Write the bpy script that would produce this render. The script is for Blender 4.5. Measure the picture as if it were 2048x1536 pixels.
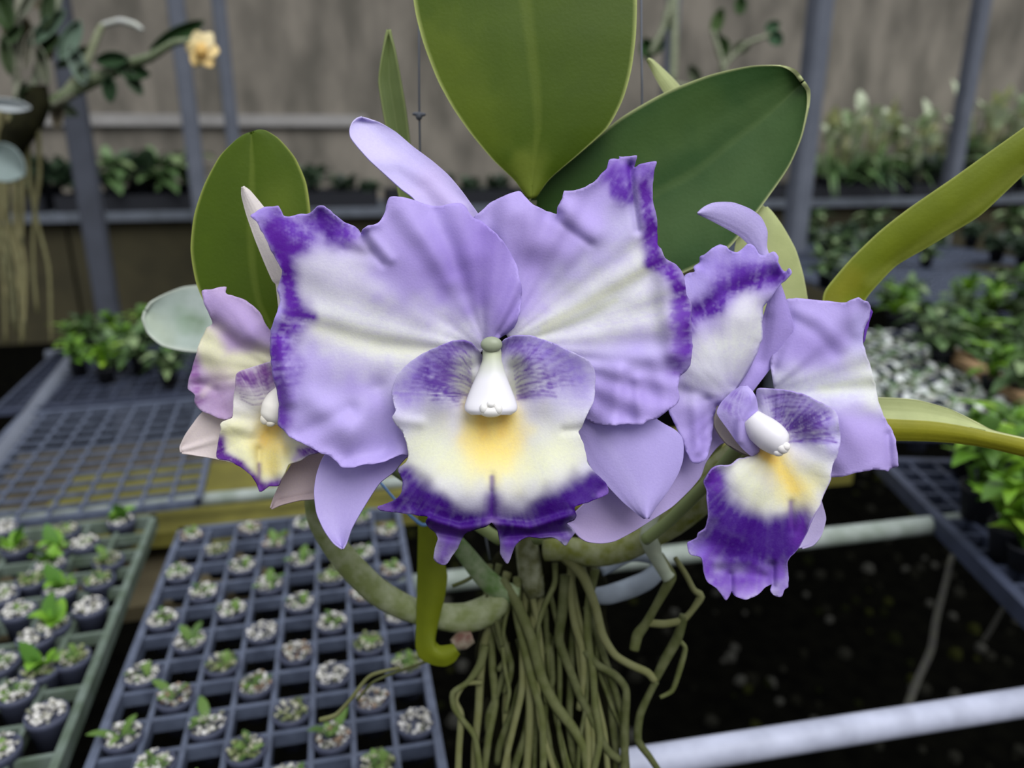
import bpy, math, random
import numpy as np
from mathutils.geometry import delaunay_2d_cdt
from mathutils import Vector, Matrix

for o in list(bpy.data.objects):
    bpy.data.objects.remove(o)
S = bpy.context.scene
COL = S.collection
R = math.radians

# ------------------------------------------------------------------ camera
F = 1518.0                      # focal length in pixels of a 2048 px wide frame
PITCH, YAW, CZ = R(17.8), R(12.7), 1.22
cd = bpy.data.cameras.new('camera')
cam = bpy.data.objects.new('camera', cd)
COL.objects.link(cam)
cam.location = (0, 0, CZ)
cam.rotation_euler = (R(90) - PITCH, 0, -YAW)
cd.sensor_width = 36
cd.lens = 36 * F / 2048
cd.clip_start = 0.01
cd.dof.use_dof = True
cd.dof.focus_distance = 0.272
cd.dof.aperture_fstop = (cd.lens / 1000) / 0.0036
S.camera = cam

# ------------------------------------------------------------------ sky, sun, exposure
wd = bpy.data.worlds.new('greenhouse_daylight')
S.world = wd
wd.use_nodes = True
wn = wd.node_tree
wn.nodes.clear()
w_out = wn.nodes.new('ShaderNodeOutputWorld')
w_bg = wn.nodes.new('ShaderNodeBackground')
w_tc = wn.nodes.new('ShaderNodeTexCoord')
w_sep = wn.nodes.new('ShaderNodeSeparateXYZ')
w_ramp = wn.nodes.new('ShaderNodeValToRGB')
w_map = wn.nodes.new('ShaderNodeMapRange')
w_map.inputs[1].default_value = -1
wn.links.new(w_tc.outputs['Generated'], w_sep.inputs[0])
wn.links.new(w_sep.outputs[2], w_map.inputs[0])
wn.links.new(w_map.outputs[0], w_ramp.inputs[0])
wn.links.new(w_ramp.outputs[0], w_bg.inputs[0])
wn.links.new(w_bg.outputs[0], w_out.inputs[0])
cr = w_ramp.color_ramp
cr.elements[0].position = 0.42
cr.elements[0].color = (0.05, 0.05, 0.05, 1)
cr.elements[1].position = 1.0
cr.elements[1].color = (1.0, 1.03, 1.10, 1)
e = cr.elements.new(0.55)
e.color = (0.42, 0.43, 0.46, 1)
w_bg.inputs[1].default_value = 0.86

sl = bpy.data.lights.new('soft_daylight', 'SUN')
sl.energy = 2.0
sl.angle = R(45)
sl.color = (1.0, 1.0, 1.0)
so = bpy.data.objects.new('soft_daylight', sl)
COL.objects.link(so)
# light falls from above, slightly behind the camera and from the right
so.rotation_euler = Vector((-0.22, 0.66, -1.0)).to_track_quat('-Z', 'Y').to_euler()

S.view_settings.view_transform = 'Standard'
S.view_settings.look = 'None'
S.view_settings.gamma = 1
S.view_settings.use_curve_mapping = False
S.view_settings.exposure = 0.46

# ------------------------------------------------------------------ helpers
FW = np.array([math.sin(YAW) * math.cos(PITCH), math.cos(YAW) * math.cos(PITCH), -math.sin(PITCH)])
RT = np.array([math.cos(YAW), -math.sin(YAW), 0.0])
UP = np.cross(RT, FW)
CAM = np.array([0, 0, CZ])
D0, PX = 0.272, 0.000178        # flower distance, metres per pixel there


def ray(x, y):
    x = np.asarray(x, float); y = np.asarray(y, float)
    return FW + RT * ((x - 1024) / F)[..., None] - UP * ((y - 768) / F)[..., None]


def W(x, y, dz):                # point seen at (x, y), dz in 0.178 mm steps behind the flower
    d = D0 + np.asarray(dz, float) * PX
    return CAM + ray(x, y) * d[..., None]


def Wd(x, y, d):
    return CAM + ray(x, y) * np.asarray(d, float)[..., None]


def G(x, y, z=0.8):             # point seen at (x, y) on the level z
    r = ray(x, y)
    return CAM + r * ((z - CZ) / r[2])


def lin(c):
    c = np.asarray(c, float) / 255.0
    return np.where(c <= 0.04045, c / 12.92, ((c + 0.055) / 1.055) ** 2.4)


def vn1(u, seed):
    rs = np.random.RandomState(seed)
    tab = rs.rand(4096)
    i = np.floor(u).astype(int)
    f = u - i
    f = f * f * (3 - 2 * f)
    return tab[i % 4096] * (1 - f) + tab[(i + 1) % 4096] * f


def vn2(x, y, seed):
    rs = np.random.RandomState(seed)
    tab = rs.rand(128, 128)
    i = np.floor(x).astype(int); j = np.floor(y).astype(int)
    fx = x - i; fy = y - j
    fx = fx * fx * (3 - 2 * fx); fy = fy * fy * (3 - 2 * fy)
    a = tab[i % 128, j % 128]; b = tab[(i + 1) % 128, j % 128]
    c = tab[i % 128, (j + 1) % 128]; d = tab[(i + 1) % 128, (j + 1) % 128]
    return (a * (1 - fx) + b * fx) * (1 - fy) + (c * (1 - fx) + d * fx) * fy


def resample(pts, n, smooth=True):
    p = np.array(pts, float)
    if smooth and len(p) > 2:   # centripetal-ish Catmull-Rom
        q = np.vstack([2 * p[0] - p[1], p, 2 * p[-1] - p[-2]])
        out = []
        t = np.linspace(0, 1, 9)[:-1][:, None]
        for k in range(1, len(q) - 2):
            a, b, c, d = q[k - 1], q[k], q[k + 1], q[k + 2]
            m1 = (c - a) * 0.35; m2 = (d - b) * 0.35
            L = np.linalg.norm(c - b)
            for m in (m1, m2):
                l = np.linalg.norm(m)
                if l > L: m *= L / l
            out.append((2 * t**3 - 3 * t**2 + 1) * b + (t**3 - 2 * t**2 + t) * m1 + (-2 * t**3 + 3 * t**2) * c + (t**3 - t**2) * m2)
        p = np.vstack(out + [p[-1:]])
    s = np.r_[0, np.cumsum(np.linalg.norm(np.diff(p, axis=0), axis=1))]
    t = np.linspace(0, s[-1], n)
    return np.stack([np.interp(t, s, p[:, k]) for k in range(p.shape[1])], 1)


def seg_dist(x, y, poly):
    poly = np.array(poly, float)
    if len(poly) == 1:
        return np.hypot(x - poly[0, 0], y - poly[0, 1])
    best = None
    for a, b in zip(poly[:-1], poly[1:]):
        d = b[:2] - a[:2]
        L = max((d ** 2).sum(), 1e-9)
        t = np.clip(((x - a[0]) * d[0] + (y - a[1]) * d[1]) / L, 0, 1)
        q = np.hypot(x - a[0] - t * d[0], y - a[1] - t * d[1])
        best = q if best is None else np.minimum(best, q)
    return best


def link(name, me, mat, parent=None, loc=None):
    o = bpy.data.objects.new(name, me)
    COL.objects.link(o)
    if mat is not None and len(me.materials) == 0:
        me.materials.append(mat)
    if parent is not None:
        o.parent = parent
    if loc is not None:
        o.location = loc
    return o


def mesh(verts, faces, col=None, smooth=True):
    me = bpy.data.meshes.new('m')
    if isinstance(faces, np.ndarray):
        nf, k = faces.shape
        me.vertices.add(len(verts))
        me.vertices.foreach_set('co', np.ascontiguousarray(verts, dtype=np.float32).ravel())
        me.loops.add(nf * k)
        me.loops.foreach_set('vertex_index', np.ascontiguousarray(faces, dtype=np.int32).ravel())
        me.polygons.add(nf)
        me.polygons.foreach_set('loop_start', np.arange(0, nf * k, k, dtype=np.int32))
        me.update(calc_edges=True)
        me.validate()
    else:
        me.from_pydata([tuple(v) for v in verts], [], [tuple(f) for f in faces])
    if smooth:
        me.polygons.foreach_set('use_smooth', np.ones(len(me.polygons), dtype=bool))
    if col is not None:
        a = me.color_attributes.new('Col', 'FLOAT_COLOR', 'POINT')
        c = np.ones((len(me.vertices), 4), np.float32)
        c[:, :3] = col
        a.data.foreach_set('color', c.ravel())
    me.update()
    return me


def grid_faces(nr, nc, closed=False, off=0):
    i = np.arange(nr - 1)[:, None]
    j = np.arange(nc if closed else nc - 1)[None, :]
    a = i * nc + j
    b = i * nc + (j + 1) % nc
    return (np.stack([a, b, b + nc, a + nc], -1).reshape(-1, 4) + off)


class MB:                       # collects shapes and links them as ONE mesh object
    def __init__(s):
        s.v = []; s.f = []; s.n = 0; s.c = []

    def add(s, v, f, c=None):
        v = np.asarray(v, float)
        s.v.append(v)
        s.f += [tuple(int(k) + s.n for k in q) for q in f]
        s.c.append(np.tile(np.asarray(c if c is not None else (1, 1, 1), float), (len(v), 1)) if c is None or np.ndim(c) == 1 else c)
        s.n += len(v)

    def box(s, c, size, rz=0, col=None):
        x, y, z = [k / 2 for k in size]
        v = np.array([(a * x, b * y, d * z) for a in (-1, 1) for b in (-1, 1) for d in (-1, 1)])
        cs, sn = math.cos(rz), math.sin(rz)
        v = np.stack([v[:, 0] * cs - v[:, 1] * sn, v[:, 0] * sn + v[:, 1] * cs, v[:, 2]], 1) + np.array(c)
        s.add(v, [(0, 1, 3, 2), (4, 6, 7, 5), (0, 4, 5, 1), (2, 3, 7, 6), (0, 2, 6, 4), (1, 5, 7, 3)], col)

    def tube(s, pts, rad, k=8, col=None):
        v, f = tube_geo(pts, rad, k)
        s.add(v, f, col)

    def build(s, name, mat, parent=None, origin=None, smooth=True):
        v = np.vstack(s.v)
        if origin is not None:
            v = v - np.array(origin)
        return link(name, mesh(v, s.f, np.vstack(s.c), smooth), mat, parent)


def tube_geo(pts, rad, k=8):
    p = np.array(pts, float)
    n = len(p)
    r = np.broadcast_to(np.asarray(rad, float), (n,)).copy() if np.ndim(rad) else np.full(n, float(rad))
    t = np.gradient(p, axis=0)
    t /= np.linalg.norm(t, axis=1)[:, None] + 1e-12
    up = np.array([0, 0, 1.0])
    if abs(t[0] @ up) > 0.9: up = np.array([0.0, 1, 0])
    v = []
    a = np.linspace(0, 2 * np.pi, k, endpoint=False)
    nrm = np.cross(t[0], up); nrm /= np.linalg.norm(nrm)
    for i in range(n):
        nrm = nrm - t[i] * (nrm @ t[i]); nrm /= np.linalg.norm(nrm) + 1e-12
        b = np.cross(t[i], nrm)
        v.append(p[i] + r[i] * (np.cos(a)[:, None] * nrm + np.sin(a)[:, None] * b))
    v = np.vstack(v)
    f = grid_faces(n, k, True).tolist()
    f.append(list(range(k))[::-1]); f.append(list(range((n - 1) * k, n * k)))
    return v, f


# ------------------------------------------------------------------ materials
def mat(name, color=None, rough=0.6, trans=0.0, spec=0.3, attr=False, noise=0.0, nscale=40, bump=0.0, bscale=200, noise_col=None, metal=0, stretch=None, coat=0.0):
    m = bpy.data.materials.new(name)
    m.use_nodes = True
    nt = m.node_tree
    N, L = nt.nodes, nt.links
    p = N['Principled BSDF']
    out = N['Material Output']
    p.inputs['Roughness'].default_value = rough
    p.inputs['Specular IOR Level'].default_value = spec
    p.inputs['Metallic'].default_value = metal
    p.inputs['Coat Weight'].default_value = coat
    tc = N.new('ShaderNodeTexCoord')
    src = None
    if attr:
        at = N.new('ShaderNodeAttribute'); at.attribute_name = 'Col'
        src = at.outputs['Color']
    if color is not None:
        rgb = N.new('ShaderNodeRGB')
        rgb.outputs[0].default_value = (*lin(color), 1)
        if src is not None:
            mx = N.new('ShaderNodeMix'); mx.data_type = 'RGBA'; mx.blend_type = 'MULTIPLY'; mx.inputs[0].default_value = 1
            L.new(src, mx.inputs[6]); L.new(rgb.outputs[0], mx.inputs[7]); src = mx.outputs[2]
        else:
            src = rgb.outputs[0]
    if noise > 0:
        nz = N.new('ShaderNodeTexNoise'); nz.inputs['Scale'].default_value = nscale; nz.inputs['Detail'].default_value = 5
        co = tc.outputs['Object']
        if stretch:
            mp = N.new('ShaderNodeMapping'); mp.inputs['Scale'].default_value = stretch
            L.new(co, mp.inputs[0]); co = mp.outputs[0]
        L.new(co, nz.inputs['Vector'])
        mr = N.new('ShaderNodeMapRange'); mr.inputs[1].default_value = 0.35; mr.inputs[2].default_value = 0.65
        L.new(nz.outputs[0], mr.inputs[0])
        mx = N.new('ShaderNodeMix'); mx.data_type = 'RGBA'
        ml = N.new('ShaderNodeMath'); ml.operation = 'MULTIPLY'; ml.inputs[1].default_value = noise
        L.new(mr.outputs[0], ml.inputs[0]); L.new(ml.outputs[0], mx.inputs[0])
        L.new(src, mx.inputs[6])
        mx.inputs[7].default_value = (*lin(noise_col if noise_col is not None else (0, 0, 0)), 1)
        src = mx.outputs[2]
    L.new(src, p.inputs['Base Color'])
    if bump > 0:
        nb = N.new('ShaderNodeTexNoise'); nb.inputs['Scale'].default_value = bscale; nb.inputs['Detail'].default_value = 3
        L.new(tc.outputs['Object'], nb.inputs['Vector'])
        bp = N.new('ShaderNodeBump'); bp.inputs['Strength'].default_value = bump; bp.inputs['Distance'].default_value = 0.001
        L.new(nb.outputs[0], bp.inputs['Height']); L.new(bp.outputs[0], p.inputs['Normal'])
    if trans > 0:
        tb = N.new('ShaderNodeBsdfTranslucent'); L.new(src, tb.inputs[0])
        ms = N.new('ShaderNodeMixShader'); ms.inputs[0].default_value = trans
        L.new(p.outputs[0], ms.inputs[1]); L.new(tb.outputs[0], ms.inputs[2]); L.new(ms.outputs[0], out.inputs[0])
    return m


M = {}
M['petal'] = mat('petal', rough=0.55, trans=0.30, spec=0.2, attr=True, noise=0.06, nscale=900, noise_col=(120, 90, 190), bump=0.12, bscale=1400)
M['waxy'] = mat('waxy_white', rough=0.35, trans=0.15, spec=0.4, attr=True)
M['leaf'] = mat('leaf', rough=0.5, trans=0.18, spec=0.2, attr=True, noise=0.12, nscale=120, noise_col=(40, 60, 10), bump=0.08, bscale=700)
M['bulb'] = mat('pseudobulb', rough=0.6, attr=True, noise=0.4, nscale=160, noise_col=(176, 180, 156), bump=0.3, bscale=300)
M['root'] = mat('root', rough=0.8, attr=True, noise=0.3, nscale=140, noise_col=(122, 124, 92))
M['mount'] = mat('mount', (30, 30, 16), rough=0.95, spec=0.05, noise=0.6, nscale=70, noise_col=(8, 8, 6), bump=0.8, bscale=150)
M['wire'] = mat('wire', (92, 96, 104), rough=0.5, metal=0.3)
M['string'] = mat('string', (110, 150, 205), rough=0.5)
M['ring'] = mat('ring', (150, 160, 172), rough=0.6, noise=0.4, nscale=60, noise_col=(80, 88, 96))
M['tray'] = mat('tray_plastic', (82, 90, 108), rough=0.55, spec=0.4, noise=0.6, nscale=60, noise_col=(46, 52, 68))
M['traymoss'] = mat('tray_moss', (96, 108, 100), rough=0.7, noise=0.6, nscale=50, noise_col=(50, 66, 40))
M['traydark'] = mat('tray_dark', (52, 58, 76), rough=0.6, noise=0.4, nscale=40, noise_col=(26, 32, 42))
M['cup'] = mat('net_cup', (66, 70, 88), rough=0.5)
M['perlite'] = mat('perlite', attr=True, rough=0.9)
M['green'] = mat('seedling_green', attr=True, rough=0.5, trans=0.2)
M['rail'] = mat('painted_pipe', (168, 172, 190), rough=0.5, noise=0.55, nscale=30, noise_col=(120, 124, 138))
M['railm'] = mat('mossy_pipe', (142, 150, 146), rough=0.6, noise=0.6, nscale=40, noise_col=(92, 104, 88))
M['plank'] = mat('mossy_plank', (108, 104, 44), rough=0.9, noise=0.5, nscale=25, noise_col=(70, 66, 28))
M['post'] = mat('steel_post', (94, 99, 110), rough=0.6, noise=0.4, nscale=12, noise_col=(70, 75, 86))
M['postd'] = mat('dark_post', (66, 70, 80), rough=0.6, noise=0.4, nscale=12, noise_col=(44, 46, 52))
M['wall'] = mat('stained_wall', (128, 122, 112), rough=0.95, noise=0.85, nscale=3.0, noise_col=(84, 81, 74), stretch=(1.8, 1, 0.7))
M['strip'] = mat('pale_strip', (150, 148, 146), rough=0.8, noise=0.4, nscale=8, noise_col=(120, 118, 114))
M['floor'] = mat('shaded_gravel', (8, 8, 6), rough=1.0, spec=0.0, noise=0.8, nscale=22, noise_col=(3, 3, 3), bump=0.5, bscale=60)  # near-black colour carries the shade under the benches
M['benchboard'] = mat('bench_board', (58, 54, 36), rough=0.9, noise=0.6, nscale=6, noise_col=(38, 36, 24))
M['benchedge'] = mat('bench_edge', (92, 98, 108), rough=0.7, noise=0.5, nscale=14, noise_col=(60, 66, 70))
M['blackpot'] = mat('black_pot', (24, 26, 32), rough=0.6)
M['shelfboard'] = mat('shelf_board', (88, 80, 58), rough=0.9, noise=0.6, nscale=14, noise_col=(52, 46, 32))
M['wood'] = mat('weathered_wood', (142, 116, 84), rough=0.9, noise=0.5, nscale=30, noise_col=(104, 84, 60))


def empty(name, loc, label=None, cat=None, group=None, parent=None):
    o = bpy.data.objects.new(name, None)
    COL.objects.link(o)
    o.location = loc
    o.empty_display_size = 0.02
    tag(o, label, cat, group)
    if parent is not None: o.parent = parent
    return o


def tag(o, label=None, cat=None, group=None, kind=None):
    if label: o['label'] = label
    if cat: o['category'] = cat
    if group: o['group'] = group
    if kind: o['kind'] = kind
    return o


def dup(o, parent=None):
    c = o.copy()
    COL.objects.link(c)
    if parent is not None: c.parent = parent
    for ch in list(o.children):
        dup(ch, c)
    return c


# ------------------------------------------------------------------ petal, ribbon and loft builders (pixel ray + real depth)
def paint(x, y, t, u, base, layers, seed):
    c = np.tile(lin(base), (len(x), 1))
    n_f = vn1(u * 170, seed) * 0.6 + vn1(u * 420, seed + 1) * 0.4
    n_xy = vn2(x / 9, y / 9, seed + 2) * 0.6 + vn2(x / 4, y / 4, seed + 3) * 0.4
    wob = 1 + 0.45 * (vn2(x / 26, y / 26, seed + 5) - 0.5)
    for lay in layers:
        poly, w, s, colr = lay[:4]
        stri = lay[4] if len(lay) > 4 else 0.15
        pw = lay[5] if len(lay) > 5 else 2.4
        if poly == 'rim':
            k = np.clip((t - (1 - w)) / w, 0, 1) * s
        else:
            k = s * np.exp(-(seg_dist(x, y, poly) / (w * wob)) ** pw)
        n = 0.5 * n_f + 0.5 * n_xy
        k = np.clip(k * (1 + stri * 2.6 * (n - 0.5)), 0, 1)[:, None]
        c = c * (1 - k) + lin(colr) * k
    return c


def relief(x, y, bumps):
    d = np.zeros_like(x)
    for poly, w, a in bumps:
        d += a * np.exp(-(seg_dist(x, y, poly) / w) ** 2)
    return d


def inside(px, py, poly):
    r = np.zeros(len(px), bool)
    x1, y1 = poly[-1]
    for x2, y2 in poly:
        if y1 != y2:
            r ^= ((y1 > py) != (y2 > py)) & (px < (x2 - x1) * (py - y1) / (y2 - y1) + x1)
        x1, y1 = x2, y2
    return r


def fan_geo(base, outline, base_col, layers, bumps=(), ruf=6, ruf_f=9, frill=3, vein=2.5, cup=0, p=1.0, nu=0, nt=0, seed=1, jit=0.8, step=4.6):
    """petal sheet filling an outline; depth runs from the base to the edge of the outline"""
    per = np.linalg.norm(np.diff(np.array([q[:2] for q in outline], float), axis=0), axis=1).sum()
    n = int(per / 3.6)
    o = resample([q if len(q) == 3 else (*q, 0) for q in outline], n)
    u = np.linspace(0, 1, n)
    o[:, 0] += jit * 2.4 * (vn1(u * per / 9, seed + 11) - 0.5)
    o[:, 1] += jit * 2.4 * (vn1(u * per / 9, seed + 12) - 0.5)
    b = np.array(base, float)
    gx, gy = np.meshgrid(np.arange(o[:, 0].min(), o[:, 0].max(), step), np.arange(o[:, 1].min(), o[:, 1].max(), step * 0.866))
    gx = gx + (np.arange(gx.shape[0]) % 2)[:, None] * step / 2
    gx, gy = gx.ravel(), gy.ravel()
    k = inside(gx, gy, o[:, :2]); gx, gy = gx[k], gy[k]
    dm = np.min(np.hypot(gx[:, None] - o[None, :, 0], gy[:, None] - o[None, :, 1]), 1)
    gx, gy = gx[dm > step * 0.55], gy[dm > step * 0.55]
    co = [Vector((x, y)) for x, y in o[:, :2]] + [Vector((x, y)) for x, y in zip(gx, gy)]
    vo, _, fo, _, _, _ = delaunay_2d_cdt(co, [], [list(range(n))], 1, 1e-4)
    X = np.array([q[0] for q in vo]); Y = np.array([q[1] for q in vo])
    D = np.hypot(X[:, None] - o[None, :, 0], Y[:, None] - o[None, :, 1])
    de = D.min(1)
    wq = 1 / (D + 1.5) ** 3
    near = (wq @ o[:, 2]) / wq.sum(1)
    U = u[D.argmin(1)]
    r = np.hypot(X - b[0], Y - b[1])
    T = r / (r + de + 1e-6)
    ca, sa = (o[:, 0] - b[0]), (o[:, 1] - b[1])
    rn = np.hypot(ca, sa) + 1e-6
    mean = math.atan2((sa / rn).sum(), (ca / rn).sum())
    wrap = lambda q: (q - mean + np.pi) % (2 * np.pi) - np.pi
    oa = wrap(np.arctan2(sa, ca)); va = wrap(np.arctan2(Y - b[1], X - b[0]))
    A = (va - oa.min()) / (np.ptp(oa) + 1e-9)
    OA = (oa - oa.min()) / (np.ptp(oa) + 1e-9)
    ker = np.exp(-((A[:, None] - OA[None, :]) / 0.045) ** 2) + 1e-9
    oz = (ker @ o[:, 2]) / ker.sum(1)
    Z = b[2] + (oz - b[2]) * T ** p + (near - oz) * np.exp(-(de / 16) ** 1.5) * np.clip(T * 2, 0, 1)
    Z = Z + cup * 4 * T * (1 - T)
    Z = Z + ruf * T ** 3 * np.sin(2 * np.pi * (ruf_f * A + 0.6 * vn1(A * 7, seed + 4)))
    Z = Z + frill * np.exp(-de / 7) * 2 * (vn1(U * per / 26, seed + 6) - 0.5)
    fr = np.clip(r / 60, 0, 1)
    Z = Z + 0.7 * vein * (vn1(A * 24, seed + 7) - 0.5) * fr * (1 - 0.5 * T)
    Z = Z + 1.6 * vein * (vn2(X / 42, Y / 42, seed + 8) - 0.5) * fr
    Z = Z + relief(X, Y, bumps)
    v = W(X, Y, Z)
    f = np.array([q for q in fo if len(q) == 3], int)
    return v, f, paint(X, Y, np.exp(-de / 40.0), A, base_col, layers, seed)


def solid(o, th):
    md = o.modifiers.new('thickness', 'SOLIDIFY')
    md.thickness = th
    md.offset = 0
    return o


def fan(name, parent, org, *a, m='petal', th=0.0004, label=None, **k):
    v, f, c = fan_geo(*a, **k)
    o = solid(link(name, mesh(v - np.array(org), f, c), M[m], parent), th)
    if label: o['label'] = label
    return o


def ribbon_geo(L, Rr, base_col, layers=(), cup=0, fold=0, edge=None, mid=None, nu=28, nt=90, seed=1, vein=1.0, bumps=(), wave=0, edge_w=0.05, asym=0.5):
    l = resample([q if len(q) == 3 else (*q, 0) for q in L], nt)
    r = resample([q if len(q) == 3 else (*q, 0) for q in Rr], nt)
    u = np.linspace(0, 1, nu)
    u = 0.5 - 0.5 * np.cos(np.pi * u) * (0.75 + 0.25 * np.abs(np.cos(np.pi * u)))
    u[0], u[-1] = 0, 1
    t = np.linspace(0, 1, nt)
    T, U = np.meshgrid(t, u, indexing='ij')
    P = l[:, None, :] * (1 - U[..., None]) + r[:, None, :] * U[..., None]
    q = np.where(U < asym, U / asym, (1 - U) / (1 - asym))     # 0 at the edges, 1 at the midrib
    Z = P[..., 2] + cup * np.sin(np.pi * U) + fold * q + wave * np.sin(T * 9 + U * 4)
    Z = Z + vein * 0.6 * (vn1(U * 16, seed) - 0.5)
    Z = Z + relief(P[..., 0], P[..., 1], bumps)
    x, y, z = P[..., 0].ravel(), P[..., 1].ravel(), Z.ravel()
    c = paint(x, y, T.ravel(), U.ravel(), base_col, layers, seed)
    if mid is not None:
        k = (np.exp(-((U.ravel() - asym) / 0.018) ** 2) * mid[1])[:, None]
        c = c * (1 - k) + lin(mid[0]) * k
    if edge is not None:
        ed = np.minimum(U.ravel(), 1 - U.ravel())
        k = (np.clip(1 - ed / edge_w, 0, 1) ** 1.3)[:, None]
        c = c * (1 - k) + lin(edge) * k
    return W(x, y, z), grid_faces(nt, nu), c


def ribbon(name, parent, org, *a, m='leaf', th=0.0012, label=None, **k):
    v, f, c = ribbon_geo(*a, **k)
    o = solid(link(name, mesh(v - np.array(org), f, c), M[m], parent), th)
    if label: o['label'] = label
    return o


def ptube(pts, k=12, n=40):     # pts (x, y, dz, radius px) -> tube geometry
    q = resample(pts, n)
    d = D0 + q[:, 2] * PX
    return tube_geo(W(q[:, 0], q[:, 1], q[:, 2]), q[:, 3] * d / F, k)


def stem(name, parent, org, pts, col, m='bulb', k=12, n=40, label=None, knob=0):
    q = [list(p) for p in pts]
    v, f = ptube(q, k, n)
    o = link(name, mesh(v - np.array(org), f, np.tile(lin(col), (len(v), 1))), M[m], parent)
    if label: o['label'] = label
    return o


def loft_geo(rings, k=28):      # rings (cx, cy, dz, half width px, depth radius px)
    q = resample(rings, 40)
    a = np.linspace(0, 2 * np.pi, k, endpoint=False)
    v = []
    for cx, cy, z, hw, dr in q:
        v.append(W(cx + hw * np.cos(a), np.full(k, cy), z + dr * np.sin(a)))
    f = grid_faces(len(q), k, True).tolist()
    f.append(list(range(k))); f.append(list(range((len(q) - 1) * k, len(q) * k)))
    return np.vstack(v), f, q


def blob_geo(cx, cy, dz, rx, ry, rz, nlat=12, nlon=18):
    th = np.linspace(0.02, np.pi - 0.02, nlat); ph = np.linspace(0, 2 * np.pi, nlon, endpoint=False)
    T, Pp = np.meshgrid(th, ph, indexing='ij')
    x = cx + rx * np.sin(T) * np.cos(Pp); y = cy - ry * np.cos(T); z = dz + rz * np.sin(T) * np.sin(Pp)
    v = W(x.ravel(), y.ravel(), z.ravel())
    f = grid_faces(nlat, nlon, True).tolist()
    f.append(list(range(nlon))); f.append(list(range((nlat - 1) * nlon, nlat * nlon)))
    return v, f


# ------------------------------------------------------------------ floor, wall, posts, benches
def Zd(d):
    return (d - D0) / PX


def on_y(px, py, y):            # point seen at (px, py) on the vertical plane at distance y
    r = ray(px, py)
    return CAM + r * (y / r[1])


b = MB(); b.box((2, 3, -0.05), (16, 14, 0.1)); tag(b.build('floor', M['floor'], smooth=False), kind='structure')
b = MB(); b.box((2, 5.98, 1.6), (16, 0.12, 3.4)); tag(b.build('wall_back', M['wall'], smooth=False), kind='structure')
zs = on_y(330, 240, 5.9)[2]
b = MB(); b.box((-1.0, 5.9, zs), (2.5, 0.04, 0.075)); tag(b.build('trim_1', M['strip'], smooth=False), kind='structure')


def post(px, py, d, w, label, m='post', top=3.1):
    p = Wd(px, py, d)
    e = empty('steel_post', (p[0], p[1], 0), label, 'post', 'greenhouse posts')
    b = MB(); h = w / 2; c = w * 0.16
    ring = [(h - c, h), (h, h - c), (h, -h + c), (h - c, -h), (-h + c, -h), (-h, -h + c), (-h, h - c), (-h + c, h)]
    v = [(x, y, z) for z in (0, top) for x, y in ring]
    f = [(i, (i + 1) % 8, 8 + (i + 1) % 8, 8 + i) for i in range(8)] + [tuple(range(8))[::-1], tuple(range(8, 16))]
    b.add(v, f); b.build('shaft', M[m], e, smooth=False)
    b = MB(); b.box((0, 0, 0.006), (w * 2, w * 2, 0.012)); b.build('foot_plate', M[m], e, smooth=False)


post(180, 400, 2.45, 0.066, 'dark steel post standing behind the hanging orchid with trailing roots', 'postd')
post(378, 220, 4.3, 0.085, 'grey steel post passing behind the pale yellow hanging flower')
post(452, 145, 4.5, 0.075, 'thin grey steel post just beside the pale yellow hanging flower')
post(1615, 240, 2.9, 0.078, 'wide grey steel post beside the tip of the broad dark leaf')
post(1942, 130, 4.6, 0.09, 'grey steel post in front of the wall behind the pale wall plants')
post(1343, 70, 4.7, 0.075, 'faint grey steel post behind the dark leaved hanging spray')

# long back bench against the wall
bb = empty('back_bench', (1.5, 5.1, 0), 'long low back bench carrying plants along the stained wall', 'bench')
b = MB(); b.box((0, 0.40, 0.775), (10.4, 0.76, 0.05)); b.build('bench_top', M['benchedge'], bb, smooth=False)
for k in range(14):
    b = MB(); b.box((-5.07 + k * 0.78, 0.10, 0.375), (0.76, 0.03, 0.75)); b.build('front_board', M['benchboard'], bb, smooth=False)


def rail(p0, p1, r, label, m='rail', name='bench_rail', cat='rail', bend=None):
    p0 = np.array(p0, float); p1 = np.array(p1, float)
    b = MB(); n = 24
    pts = [p0 + (p1 - p0) * k / n for k in range(n + 1)]
    b.tube([q - p0 for q in pts], r, 16)
    o = b.build(name, M[m]); o.location = p0
    return tag(o, label, cat)


RZ = 0.787
rail((-0.1, 0.420, RZ), (1.6, 0.372, RZ), 0.0112, 'white painted bench pipe crossing the bottom of the view')
rail((0.02, 0.682, RZ), (1.6, 0.665, RZ), 0.0110, 'pale mossy bench pipe passing behind the lip of the right flower', 'railm')
rail((-0.62, 0.965, RZ - 0.012), (0.40, 0.955, RZ - 0.012), 0.0088, 'thin pale bench pipe under the end of the empty mesh tray', 'railm')
rail((-0.478, 1.02, RZ), (-0.558, 1.72, RZ), 0.0165, 'thick grey pipe along the outer edge of the empty mesh tray', 'post')
rail((-0.62, 1.725, RZ), (-0.20, 1.70, RZ), 0.011, 'grey bench pipe at the far end behind the bright green seedlings', 'post')

pl = MB(); pl.box((0.16, 0.075, 0), (1.15, 0.22, 0.02), -0.03)
o = pl.build('mossy_plank', M['plank'], smooth=False); o.location = (0.0, 0.96, 0.735)
tag(o, 'olive mossy board lying under the thin pale bench pipe', 'board')

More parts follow.
